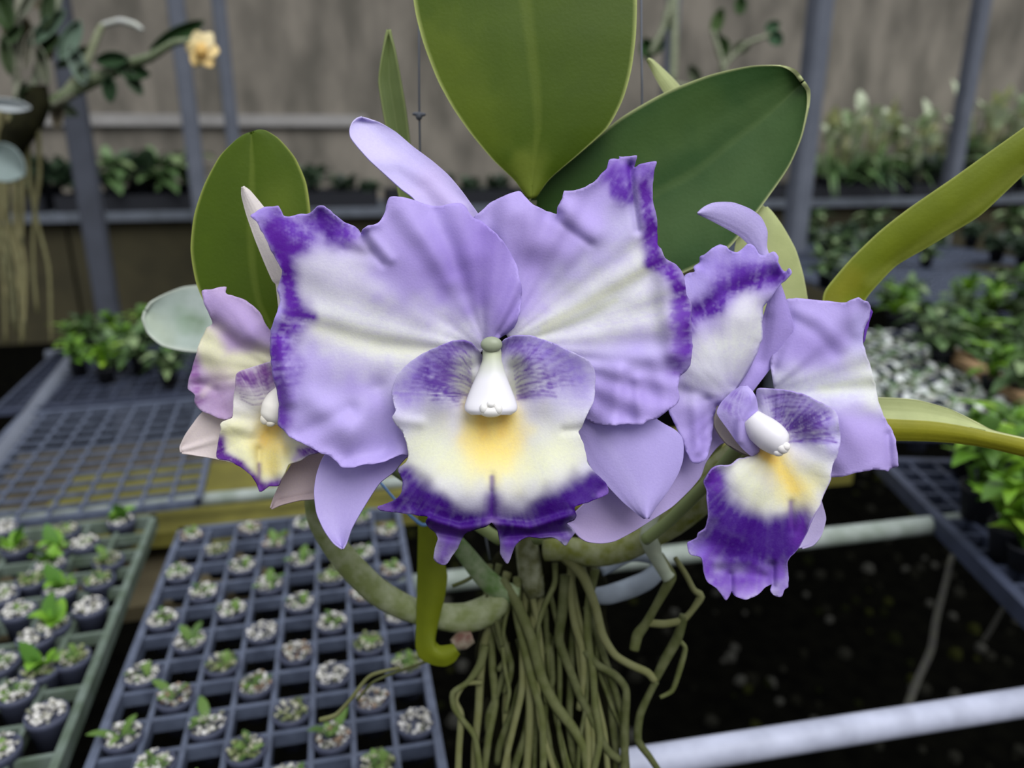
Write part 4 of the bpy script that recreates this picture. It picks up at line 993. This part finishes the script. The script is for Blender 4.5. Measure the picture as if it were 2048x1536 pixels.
for k in range(32):
    x0 = rs.uniform(985, 1215); y0 = rs.uniform(1120, 1290); z0 = rs.uniform(612, 660)
    dx = rs.uniform(-0.35, 0.4) + (x0 - 1090) * 0.0012
    r0 = rs.uniform(5, 10)
    pts = []
    ph = rs.uniform(0, 6)
    ln = rs.choice([rs.uniform(150, 300), 480, 480])
    for j in range(8):
        a = j / 7
        pts.append((x0 + dx * ln * a * 0.5 + 12 * math.sin(ph + a * 6) + rs.uniform(-5, 5), y0 + ln * a, z0 - 30 * math.sin(a * 2.2), r0 * (1 - 0.25 * a)))
    stem('aerial_root', plant, PO, pts, (RG, RL, RB, (58, 64, 26))[k % 4], m='root', k=7, n=30)

# ------------------------------------------------------------------ seedling pots and bench plants
def leaf_blade(mb, base, direc, L, w, droop, col, n=6, up=(0, 0, 1), cupf=0.25, shape='oval'):
    d = np.array(direc, float); d /= np.linalg.norm(d)
    s = np.cross(d, up); s /= np.linalg.norm(s) + 1e-9
    nr = np.cross(s, d)
    v = []; f = []
    for k in range(n + 1):
        t = k / n
        p = np.array(base) + d * L * t - np.array([0, 0, 1]) * droop * L * t * t
        ww = w * (math.sin(math.pi * (0.08 + 0.9 * t)) ** 0.8 if shape == 'oval' else (1 - t) ** 0.5 * 0.9 + 0.06)
        v += [p - s * ww + nr * cupf * ww, p, p + s * ww + nr * cupf * ww]
    for k in range(n):
        a = 3 * k
        f += [(a, a + 1, a + 4, a + 3), (a + 1, a + 2, a + 5, a + 4)]
    mb.add(v, f, lin(col))


def foliage_mesh(n, L, w, tilt, droop, cols, seed, shape='oval', spread=0.01, stem_h=0.0):
    rs = random.Random(seed); mb = MB()
    for k in range(n):
        a = 2.4 * k + rs.uniform(-0.5, 0.5); tl = rs.uniform(*tilt)
        h = stem_h * rs.uniform(0.0, 1.0)
        bx, by = rs.uniform(-spread, spread), rs.uniform(-spread, spread)
        if h > 0.002:
            mb.tube([(bx * 0.4, by * 0.4, 0), (bx, by, h)], max(0.0008, w * 0.10), 5, lin(cols[-1]))
        leaf_blade(mb, (bx, by, h), (math.cos(a) * math.sin(tl), math.sin(a) * math.sin(tl), math.cos(tl)), L * rs.uniform(0.6, 1.1), w * rs.uniform(0.7, 1.1), droop * rs.uniform(0.5, 1.4), rs.choice(cols), shape=shape)
    return mesh(np.vstack(mb.v), mb.f, np.vstack(mb.c))


def cup_mesh(r=0.0142, h=0.03):
    prof = [(r * 0.74, -h), (r * 0.96, -0.004), (r * 1.02, -0.003), (r * 1.02, 0.0015), (r * 0.93, 0.0015), (r * 0.9, -0.005), (0.001, -0.006)]
    n = 20; a = np.linspace(0, 2 * np.pi, n, endpoint=False)
    v = np.vstack([np.stack([q * np.cos(a), q * np.sin(a), np.full(n, z)], 1) for q, z in prof])
    f = grid_faces(len(prof), n, True).tolist() + [tuple(range(n))[::-1]]
    return mesh(v, f)


def media_mesh(seed, ring, cols, n=60, r=0.0128):
    rs = random.Random(seed); mb = MB()
    for k in range(n):
        a = rs.uniform(0, 6.283); q = r * math.sqrt(rs.uniform(ring ** 2, 0.92)); s = rs.uniform(0.0009, 0.0021)
        z = rs.uniform(-0.004, 0.0025) + 0.002 * (1 - abs(q / r - 0.72))
        c = np.array([q * math.cos(a), q * math.sin(a), z])
        v = [c + np.array(p) * s * rs.uniform(0.8, 1.25) for p in ((1, 0, 0), (0, 1, 0), (-1, 0, 0), (0, -1, 0), (0, 0, 1), (0, 0, -1), (.6, .6, .6), (-.6, .6, .6), (-.6, -.6, .6), (.6, -.6, .6))]
        f = [(0, 6, 4), (6, 1, 4), (1, 7, 4), (7, 2, 4), (2, 8, 4), (8, 3, 4), (3, 9, 4), (9, 0, 4), (0, 1, 6), (1, 2, 7), (2, 3, 8), (3, 0, 9), (1, 0, 5), (2, 1, 5), (3, 2, 5), (0, 3, 5)]
        mb.add(v, f, lin(rs.choice(cols)))
    return mesh(np.vstack(mb.v), mb.f, np.vstack(mb.c))


CUP = cup_mesh(); CUP.materials.append(M['cup'])
WHc = [(206, 204, 200), (190, 188, 180), (222, 220, 216), (150, 148, 136), (120, 122, 104)]
MSc = [(128, 136, 96), (104, 116, 70), (160, 160, 136), (186, 184, 170), (84, 92, 56)]
MEDIA = {'white': media_mesh(1, 0.0, WHc, 80), 'ring': media_mesh(2, 0.45, WHc, 70), 'mossy': media_mesh(3, 0.1, MSc, 70), 'brown': media_mesh(4, 0.3, WHc + [(132, 112, 92), (150, 128, 110)], 70)}
for m in MEDIA.values(): m.materials.append(M['perlite'])
GC = [(88, 118, 52), (104, 132, 66), (72, 100, 46)]
GB = [(92, 140, 36), (108, 152, 44), (74, 116, 40)]
SEED = {'small': foliage_mesh(4, 0.012, 0.003, (0.4, 1.1), 0.3, GC, 1, spread=0.003),
        'tuft': foliage_mesh(7, 0.016, 0.0032, (0.3, 1.2), 0.4, GC, 2, spread=0.005),
        'long': foliage_mesh(4, 0.026, 0.0042, (0.5, 1.2), 0.35, GC, 3, spread=0.003),
        'bright': foliage_mesh(6, 0.036, 0.0062, (0.2, 1.1), 0.4, GB, 4, spread=0.005),
        'silver': foliage_mesh(12, 0.026, 0.0062, (0.3, 1.3), 0.5, [(152, 166, 150), (190, 198, 192), (110, 132, 100), (206, 210, 208), (84, 108, 72)], 5, spread=0.007)}
for m in SEED.values(): m.materials.append(M['green'])
MN = {'white': 'white', 'ring': 'hollowed', 'mossy': 'mossy', 'brown': 'brown flecked'}
SN = {None: 'bare', 'small': 'sprouting', 'tuft': 'tufted', 'long': 'long leaved', 'bright': 'bright green leaved', 'silver': 'silvery'}
_proto = {}


def pot(x, y, z, media, seed, label, group, rot=0.0, sc=1.0):
    key = (media, seed)
    if key not in _proto:
        e = bpy.data.objects.new('seedling_pot', None); COL.objects.link(e); e.empty_display_size = 0.01
        link('cup', CUP, None, e); link('potting_mix', MEDIA[media], None, e)
        if seed: link('seedling', SEED[seed], None, e)
        _proto[key] = e; o = e
    else:
        o = dup(_proto[key])
    o.location = (x, y, z); o.rotation_euler = (0, 0, rot); o.scale = (sc, sc, sc)
    return tag(o, label, 'seedling pot', group)


ORD = ['first', 'second', 'third', 'fourth', 'fifth', 'sixth', 'seventh', 'eighth', 'ninth', 'tenth', 'eleventh', 'twelfth']
rs = random.Random(3)
special = {(5, 7): ('white', 'small'), (4, 6): ('ring', None), (7, 2): ('ring', None), (6, 3): ('brown', None), (3, 5): ('ring', None), (5, 3): ('brown', 'small'), (0, 2): ('brown', 'small'), (2, 4): ('ring', 'tuft'), (4, 4): ('white', 'long'), (2, 2): ('white', 'tuft'), (5, 1): ('mossy', 'tuft'), (5, 5): ('brown', 'small'), (4, 2): ('mossy', 'small')}
n = 0
for j, y in enumerate(YR):
    for i in range(8):
        if (i + j) % 2 == 0: continue
        x = (XS[i] + XS[i + 1]) / 2
        med, sd = special.get((i, j), (rs.choice(['white', 'white', 'ring', 'mossy', 'brown']), rs.choice([None, 'small', 'tuft', 'tuft', 'long'])))
        col = 'at the tray edge by the roots' if i == 7 else 'column %s from the roots' % ORD[7 - i]
        pot(x + rs.uniform(-.001, .001), y + rs.uniform(-.001, .001), 0.803, med, sd, '%s %s pot in blue tray, %s, %s row from front' % (SN[sd], MN[med], 'column by the roots' if i == 7 else '%s column from roots' % ORD[7 - i], ORD[j]), 'plug pots in the blue grey tray', rs.uniform(0, 6.28), 1.0)

lp = [(15, 1057, 'white', None), (41, 1095, 'mossy', 'bright'), (176, 1087, 'white', 'small'), (225, 1121, 'mossy', 'long'), (109, 1129, 'white', 'bright'), (11, 1192, 'white', 'small'), (45, 1222, 'white', 'small'), (187, 1215, 'white', None), (79, 1275, 'white', None), (150, 1316, 'mossy', 'tuft'), (7, 1327, 'white', 'tuft'), (41, 1384, 'white', 'tuft'), (101, 1429, 'white', None), (4, 1500, 'white', 'small'), (250, 1042, 'white', 'bright'), (139, 1061, 'mossy', 'small'), (128, 1180, 'white', 'bright'), (112, 1250, 'mossy', 'bright'), (72, 1160, 'mossy', 'tuft'), (205, 1160, 'mossy', 'tuft'), (88, 1340, 'mossy', 'bright'), (120, 1100, 'mossy', 'bright')]
wh = ['by the empty tray corner', 'behind the tallest green leaves', 'near the far rim', 'at the inner rim', 'under the tallest leaves', 'near the outer edge', 'beside the tallest leaves', 'by the inner rim halfway along', 'before the tallest leaves', 'at inner rim nearer the front', 'on the outer side', 'near the front', 'largest near front', 'at the front outer corner', 'at the far inner corner', 'at the far rim middle', 'in the tray middle', 'just before the middle', 'behind the middle outward', 'behind the middle inward', 'ahead of the middle', 'toward the far rim']
for k, (px, py, med, sd) in enumerate(lp):
    g = G(px - 8, py, 0.806)
    pot(g[0], g[1], 0.806, med, sd, '%s %s pot %s of the mossy tray' % (SN[sd], MN[med], wh[k]), 'perlite pots in the moss stained tray', rs.uniform(0, 6.28), 1.04)

# silvery seedlings in the tray on the right-hand bench
k = 0
for a in range(13):
    for c in range(18):
        if (a + c) % 2: continue
        x = 0.76 + (0.034 * (a + .5)) * math.cos(angr) + (0.034 * (c + .5)) * math.sin(angr)
        y = 0.93 - (0.034 * (a + .5)) * math.sin(angr) + (0.034 * (c + .5)) * math.cos(angr)
        pot(x, y, 0.803, 'white' if rs.random() < .6 else 'mossy', 'silver', 'silvery white seedling pot standing in the crowded dark mesh tray', 'silvery seedlings in the crowded mesh tray', rs.uniform(0, 6.28), rs.uniform(1.1, 1.5))
        k += 1

PROTO_F = {}


def plant_at(kind, p, s, label, group, cat='plant', rot=None, potm='blackpot'):
    """bench plant: foliage in a small pot, its base at p"""
    if kind not in PROTO_F:
        if kind == 'bright':
            fm = foliage_mesh(26, 0.07, 0.010, (0.2, 1.35), 0.5, [(108, 150, 36), (84, 126, 32), (132, 166, 52), (70, 104, 36)], 21, spread=0.012, stem_h=0.05)
        elif kind == 'leafy':
            fm = foliage_mesh(30, 0.07, 0.013, (0.3, 1.4), 0.5, [(74, 100, 58), (96, 122, 78), (58, 82, 46), (120, 140, 96)], 22, spread=0.015, stem_h=0.05)
        elif kind == 'grassy':
            fm = foliage_mesh(46, 0.12, 0.0045, (0.1, 1.2), 0.75, [(72, 104, 60), (92, 122, 72), (54, 82, 50), (114, 140, 92)], 23, shape='blade', spread=0.012)
        elif kind == 'pale':
            fm = foliage_mesh(30, 0.07, 0.011, (0.1, 1.2), 0.35, [(150, 164, 128), (178, 188, 160), (122, 142, 100), (168, 172, 120)], 24, spread=0.03, stem_h=0.10)
        elif kind == 'dark':
            fm = foliage_mesh(36, 0.06, 0.013, (0.2, 1.4), 0.4, [(44, 62, 44), (58, 78, 56), (36, 50, 38), (74, 92, 70)], 25, spread=0.03, stem_h=0.03)
        fm.materials.append(M['green'])
        e = bpy.data.objects.new({'bright': 'bench_seedling', 'leafy': 'leafy_plant', 'grassy': 'grassy_plant', 'pale': 'pale_leaved_plant', 'dark': 'dark_leaved_plant'}[kind], None)
        COL.objects.link(e); e.empty_display_size = 0.02
        f = link('foliage', fm, None, e); f.location = (0, 0, 0.035)
        cm = cup_mesh(0.022, 0.036); cm.materials.append(M['blackpot'])
        c = link('pot', cm, None, e); c.location = (0, 0, 0.036)
        PROTO_F[kind] = e; o = e
    else:
        o = dup(PROTO_F[kind])
    o.location = p; o.scale = (s, s, s); o.rotation_euler = (0, 0, rs.uniform(0, 6.28))
    return tag(o, label, cat, group)


# bright seedlings at the far end of the left bench
for k, (px, py, s) in enumerate([(185, 705, .8), (160, 750, .7), (215, 765, .75), (285, 745, .85), (300, 690, .8), (150, 712, .7), (340, 770, .7), (230, 690, .7), (255, 715, .7), (240, 742, .7), (352, 722, .7)]):
    g = G(px, py, 0.8)
    plant_at('bright' if k % 3 else 'leafy', (g[0], g[1], 0.8), s, 'small green seedling clump in the far tray behind the empty mesh tray', 'green seedling clumps in the far tray')
# bright plants overhanging the gap on the right
wr = ['at the tray corner nearest the camera', 'tallest, in the middle of the tray', 'at the outer side of the tray', 'beside the far rim', 'low one near the front rim', 'behind the tallest one']
for k, (px, py, s) in enumerate([(2010, 1110, .95), (1955, 1035, 1.1), (2045, 1015, 1.0), (1925, 945, .8), (2040, 1135, .7), (1990, 960, 1.0)]):
    g = G(px, py, 0.8)
    plant_at('bright', (g[0], g[1], 0.8), s, 'bright green plant %s overhanging the dark gap' % wr[k], 'bright plants in the overhanging dark tray')
# soft green plants beyond the wood strip
for k, (px, py, s) in enumerate([(1790, 640, 1), (1850, 670, 1), (1910, 650, 1.1), (1970, 640, 1.1), (2035, 650, 1.1), (1880, 715, 1), (1940, 710, 1), (2000, 710, 1), (2045, 730, 1), (1980, 770, .9), (2040, 790, .9), (1820, 610, .9), (1930, 600, .9), (2000, 590, 1), (1770, 600, .8), (2048, 590, 1)]):
    g = G(px, py + 20, 0.8)
    plant_at('leafy' if k % 3 else 'bright', (g[0], g[1], 0.8), s, 'soft green leafy plant in the tray beyond the weathered wood strip', 'soft green plants beyond the wood strip')
for k, (px, py, s) in enumerate([(1640, 500, 1.2), (1665, 520, 1.2), (1690, 490, 1.3), (1720, 540, 1.1), (1745, 500, 1.2), (1650, 560, 1.1), (1690, 575, 1), (1740, 470, 1.4), (1790, 480, 1.3), (1850, 520, 1), (1990, 510, 1.2), (2020, 470, 1.5), (2045, 520, 1.2), (1880, 475, 1.2), (1940, 480, 1.2), (1620, 470, 1.4)]):
    g = G(px, py + 15, 0.8)
    plant_at('leafy' if k % 2 else 'dark', (g[0], g[1], 0.8), s, 'small leafy plant on the grey mesh tray around the wide post', 'leafy plants around the wide post')

# black trays and plants on the back bench
for k in range(9):
    b = MB(); w, d, h = 0.92, 0.42, 0.10
    b.box((0, -d / 2, h / 2), (w, 0.02, h)); b.box((0, d / 2, h / 2), (w, 0.02, h)); b.box((-w / 2, 0, h / 2), (0.02, d, h)); b.box((w / 2, 0, h / 2), (0.02, d, h)); b.box((0, 0, 0.015), (w, d, 0.02))
    o = b.build('nursery_tray', M['blackpot'], smooth=False); o.location = (-3.2 + k * 1.0, 5.42, 0.80)
    tag(o, 'black nursery tray in the long row on the back bench', 'tray', 'black trays on the back bench')
for k, (px, s, kind, dy) in enumerate([(60, 1.9, 'dark', 0), (105, 1.8, 'dark', .1), (175, 1.6, 'dark', .1), (240, 1.7, 'leafy', 0), (290, 2.0, 'dark', .1), (335, 1.7, 'leafy', 0), (385, 1.9, 'leafy', .1), (560, 1.8, 'dark', .1), (620, 2.0, 'dark', 0), (690, 1.5, 'dark', .1), (740, 1.2, 'dark', 0), (885, 1.5, 'dark', .1), (940, 1.3, 'dark', 0), (995, 1.4, 'dark', .1), (1645, 2.6, 'grassy', 0), (1700, 3.0, 'grassy', .1), (1750, 2.6, 'grassy', 0), (1800, 2.8, 'grassy', .1), (1860, 2.4, 'dark', 0), (1905, 2.8, 'leafy', .1), (1965, 2.6, 'leafy', 0), (2025, 3.0, 'grassy', .1)]):
    p = on_y(px, 415, 5.32 + dy); s *= 1.45 if px > 1000 else 1.9 if px < 480 else 1.4
    nm = {'dark': 'dark leaved plant', 'leafy': 'broad leaved green plant', 'grassy': 'arching grassy plant'}[kind]
    plant_at(kind, (p[0], p[1], 0.82), s, '%s in the back bench tray row %s' % (nm, 'beyond the wide post' if px > 1000 else 'below the hanging orchid' if px < 480 else 'behind the upright sepal'), '%ss %s' % (nm, 'beyond the wide post' if px > 1000 else 'below the hanging orchid' if px < 480 else 'behind the upright sepal'))
for k, (px, s) in enumerate([(1665, 2.3), (1730, 2.6), (1800, 2.2), (1870, 2.4), (1935, 2.9), (1995, 2.8), (2045, 2.9)]):
    p = on_y(px, 395, 5.46); s *= 1.7
    plant_at('pale', (p[0], p[1], 0.82), s, 'pale leaved plant rising against the stained wall', 'pale plants against the wall')

# hanging cords under the dark tray
for pts, r, lab in (([(1905, 1110), (1893, 1160), (1872, 1240), (1862, 1300), (1835, 1360), (1812, 1420), (1790, 1460)], 8, 'long grey aerial root hanging from the dark overhanging tray'), ([(2012, 1205), (1998, 1230), (1980, 1262), (1968, 1280)], 5, 'short grey aerial root hanging from the dark overhanging tray')):
    q = resample([(*p, 0) for p in pts], 30)
    w = Wd(q[:, 0], q[:, 1], np.linspace(0.86, 0.95, 30))
    v, f = tube_geo(w - w[0], np.linspace(r * 0.7, r, 30) * 0.9 / F, 8)
    o = link('hanging_root', mesh(v, f, np.tile(lin((92, 90, 88)), (len(v), 1))), M['root'], None, w[0])
    tag(o, lab, 'root')

# ------------------------------------------------------------------ hanging orchid at the upper left
def bleaf(parent, org, d, L, Rr, colr, name='leaf', cup=60, **k):
    z = Zd(d)
    return ribbon(name, parent, org, [(x, y, z) for x, y in L], [(x, y, z + 40) for x, y in Rr], colr, [], cup=cup, th=0.002, nu=12, nt=24, vein=3, fold=30, **k)


def oval(x0, y0, x1, y1, w):    # outlines of a leaf from base to tip
    d = np.array([x1 - x0, y1 - y0], float); L = np.hypot(*d); nr = np.array([-d[1], d[0]]) / L
    tt = [0, .15, .35, .55, .75, .9, 1]; ww = [.1, .6, .95, 1, .8, .45, .02]
    return [tuple(np.array([x0, y0]) + d * t + nr * w * q) for t, q in zip(tt, ww)], [tuple(np.array([x0, y0]) + d * t - nr * w * q) for t, q in zip(tt, ww)]


HO = Wd(120, 190, 1.35)
ho = empty('hanging_orchid', HO, 'hanging orchid with dark stems, trailing roots and one pale yellow flower', 'orchid')
z = Zd(1.35)
v, f, q = loft_geo([(70, 170, z, 24, 150), (68, 210, z, 34, 190), (40, 255, z, 46, 220), (25, 300, z, 30, 180), (20, 340, z, 14, 90)], 16)
link('mount', mesh(v - HO, f), M['mount'], ho)
for pts, c in (([(60, 230, z, 8), (130, 190, z, 12), (190, 160, z, 13), (240, 135, z, 12), (300, 115, z - 200, 9), (350, 85, z - 300, 7), (400, 80, z - 300, 5)], (72, 88, 52)),
               ([(130, 190, z, 9), (170, 130, z, 8), (195, 70, z, 7), (205, 50, z, 5)], (110, 116, 84)),
               ([(60, 220, z, 8), (80, 120, z, 8), (110, 40, z, 8), (120, -40, z, 7)], (96, 104, 84)),
               ([(40, 230, z, 8), (30, 120, z, 9), (40, 20, z, 8), (50, -40, z, 8)], (100, 100, 84)),
               ([(150, 185, z, 9), (115, 205, z, 9), (70, 215, z, 10)], (70, 70, 56)),
               ([(205, 50, z, 5), (240, 42, z, 6), (270, 50, z, 6), (285, 60, z, 4)], (170, 172, 170))):
    stem('cane', ho, HO, pts, c, k=8, n=24)
for a, c in (((300, 100, 408, 42, 17), (34, 58, 28)), ((190, 120, 258, 118, 16), (40, 62, 38)), ((230, 135, 300, 150, 16), (38, 60, 36)), ((215, 150, 222, 205, 14), (44, 66, 44)), ((250, 140, 285, 190, 12), (70, 84, 66)), ((175, 160, 160, 130, 16), (92, 108, 88)), ((120, 120, 160, 40, 20), (104, 124, 108)), ((60, 90, 130, 20, 16), (84, 104, 86)), ((20, 60, -10, -20, 22), (50, 70, 36)), ((90, 60, 100, -30, 14), (60, 76, 50)), ((140, 90, 170, 170, 16), (116, 132, 120)), ((20, 150, 5, 70, 12), (70, 84, 56)), ((95, 170, 75, 90, 12), (112, 116, 98)), ((50, 140, 62, 60, 10), (120, 118, 104))):
    bleaf(ho, HO, 1.32, *oval(*a), c)
rs3 = random.Random(12)
for k in range(22):
    x, y = rs3.uniform(-20, 130), rs3.uniform(-10, 250)
    a = rs3.uniform(-2.6, -0.5) if y < 150 else rs3.uniform(0.2, 2.6)
    l = rs3.uniform(50, 85)
    bleaf(ho, HO, rs3.uniform(1.32, 1.42), *oval(x, y, x + l * math.cos(a), y + l * math.sin(a), rs3.uniform(9, 15)), rs3.choice([(60, 78, 50), (92, 104, 86), (112, 116, 100), (46, 62, 36), (120, 112, 96), (88, 82, 50)]))
bleaf(ho, HO, 1.25, *oval(-40, 300, 50, 350, 38), (124, 138, 136), label='grey drooping leaf')
bleaf(ho, HO, 1.25, *oval(-30, 205, 62, 216, 13), (170, 176, 178), label='pale grey leaf seen edge on')
rs2 = random.Random(8)
for k in range(15):
    x0 = rs2.uniform(-20, 75); x1 = x0 + rs2.uniform(-15, 45)
    stem('aerial_root', ho, HO, [(x0, 200 + rs2.uniform(0, 60), z - 150, 5), (x0 + rs2.uniform(-12, 12), 340, z, 4.5), ((x0 + x1) / 2 + rs2.uniform(-8, 8), 440, z, 4), (x1, 540, z, 3.5), (x1 + rs2.uniform(-6, 10), 600 + rs2.uniform(-60, 90), z, 3)], rs2.choice([(84, 80, 50), (104, 98, 66), (66, 64, 40)]), m='root', k=6, n=22)
fl = link('flower', *(lambda vf: (mesh(vf[0] - HO, vf[1], np.tile(lin((226, 190, 110)), (len(vf[0]), 1))),))(blob_geo(402, 100, Zd(1.24), 13, 15, 60)), M['petal'], ho); fl['label'] = 'pale yellow flower'
for k, (x, y, w, c) in enumerate([(372, 92, 15, (226, 206, 150)), (392, 62, 15, (232, 214, 164)), (424, 66, 15, (238, 222, 176)), (438, 104, 17, (234, 210, 150)), (424, 134, 14, (228, 198, 132)), (388, 132, 15, (222, 194, 128))]):
    bleaf(fl, HO, 1.245, *oval(402, 100, x, y, w), c, name='petal', cup=-40)

# hanging spray with dark leaves at the upper middle
HS = Wd(1345, 150, 2.0)
hs = empty('hanging_spray', HS, 'hanging plant with dark oval leaves behind the largest upright leaf', 'plant')
z = Zd(2.0)
for pts in ([(1300, 110, z, 6), (1325, 60, z, 7), (1342, 0, z, 7), (1350, -60, z, 7)], [(1460, 180, z, 5), (1440, 110, z, 6), (1425, 60, z, 5)], [(1440, 140, z, 5), (1490, 90, z, 5), (1540, 70, z, 4)], [(1345, 170, z, 8), (1348, 100, z, 9), (1350, -60, z, 8)], [(1345, 170, z, 7), (1400, 178, z, 6), (1460, 180, z, 5)]):
    stem('cane', hs, HS, pts, (84, 92, 66), k=6, n=16)
for a, c in (((1330, 60, 1352, -5, 13), (48, 76, 34)), ((1300, 120, 1290, 75, 15), (40, 70, 30)), ((1320, 70, 1310, 110, 12), (44, 70, 34)), ((1425, 70, 1445, 15, 12), (70, 92, 50)), ((1478, 30, 1484, -10, 12), (60, 84, 48)), ((1440, 120, 1452, 75, 14), (64, 88, 46)), ((1450, 110, 1432, 65, 12), (62, 84, 48)), ((1500, 90, 1465, 100, 12), (86, 100, 70)), ((1540, 60, 1562, 90, 15), (52, 82, 56)), ((1530, 60, 1560, 45, 11), (70, 96, 70)), ((1400, 170, 1380, 130, 12), (88, 96, 76))):
    bleaf(hs, HS, 2.0, *oval(*a), c)
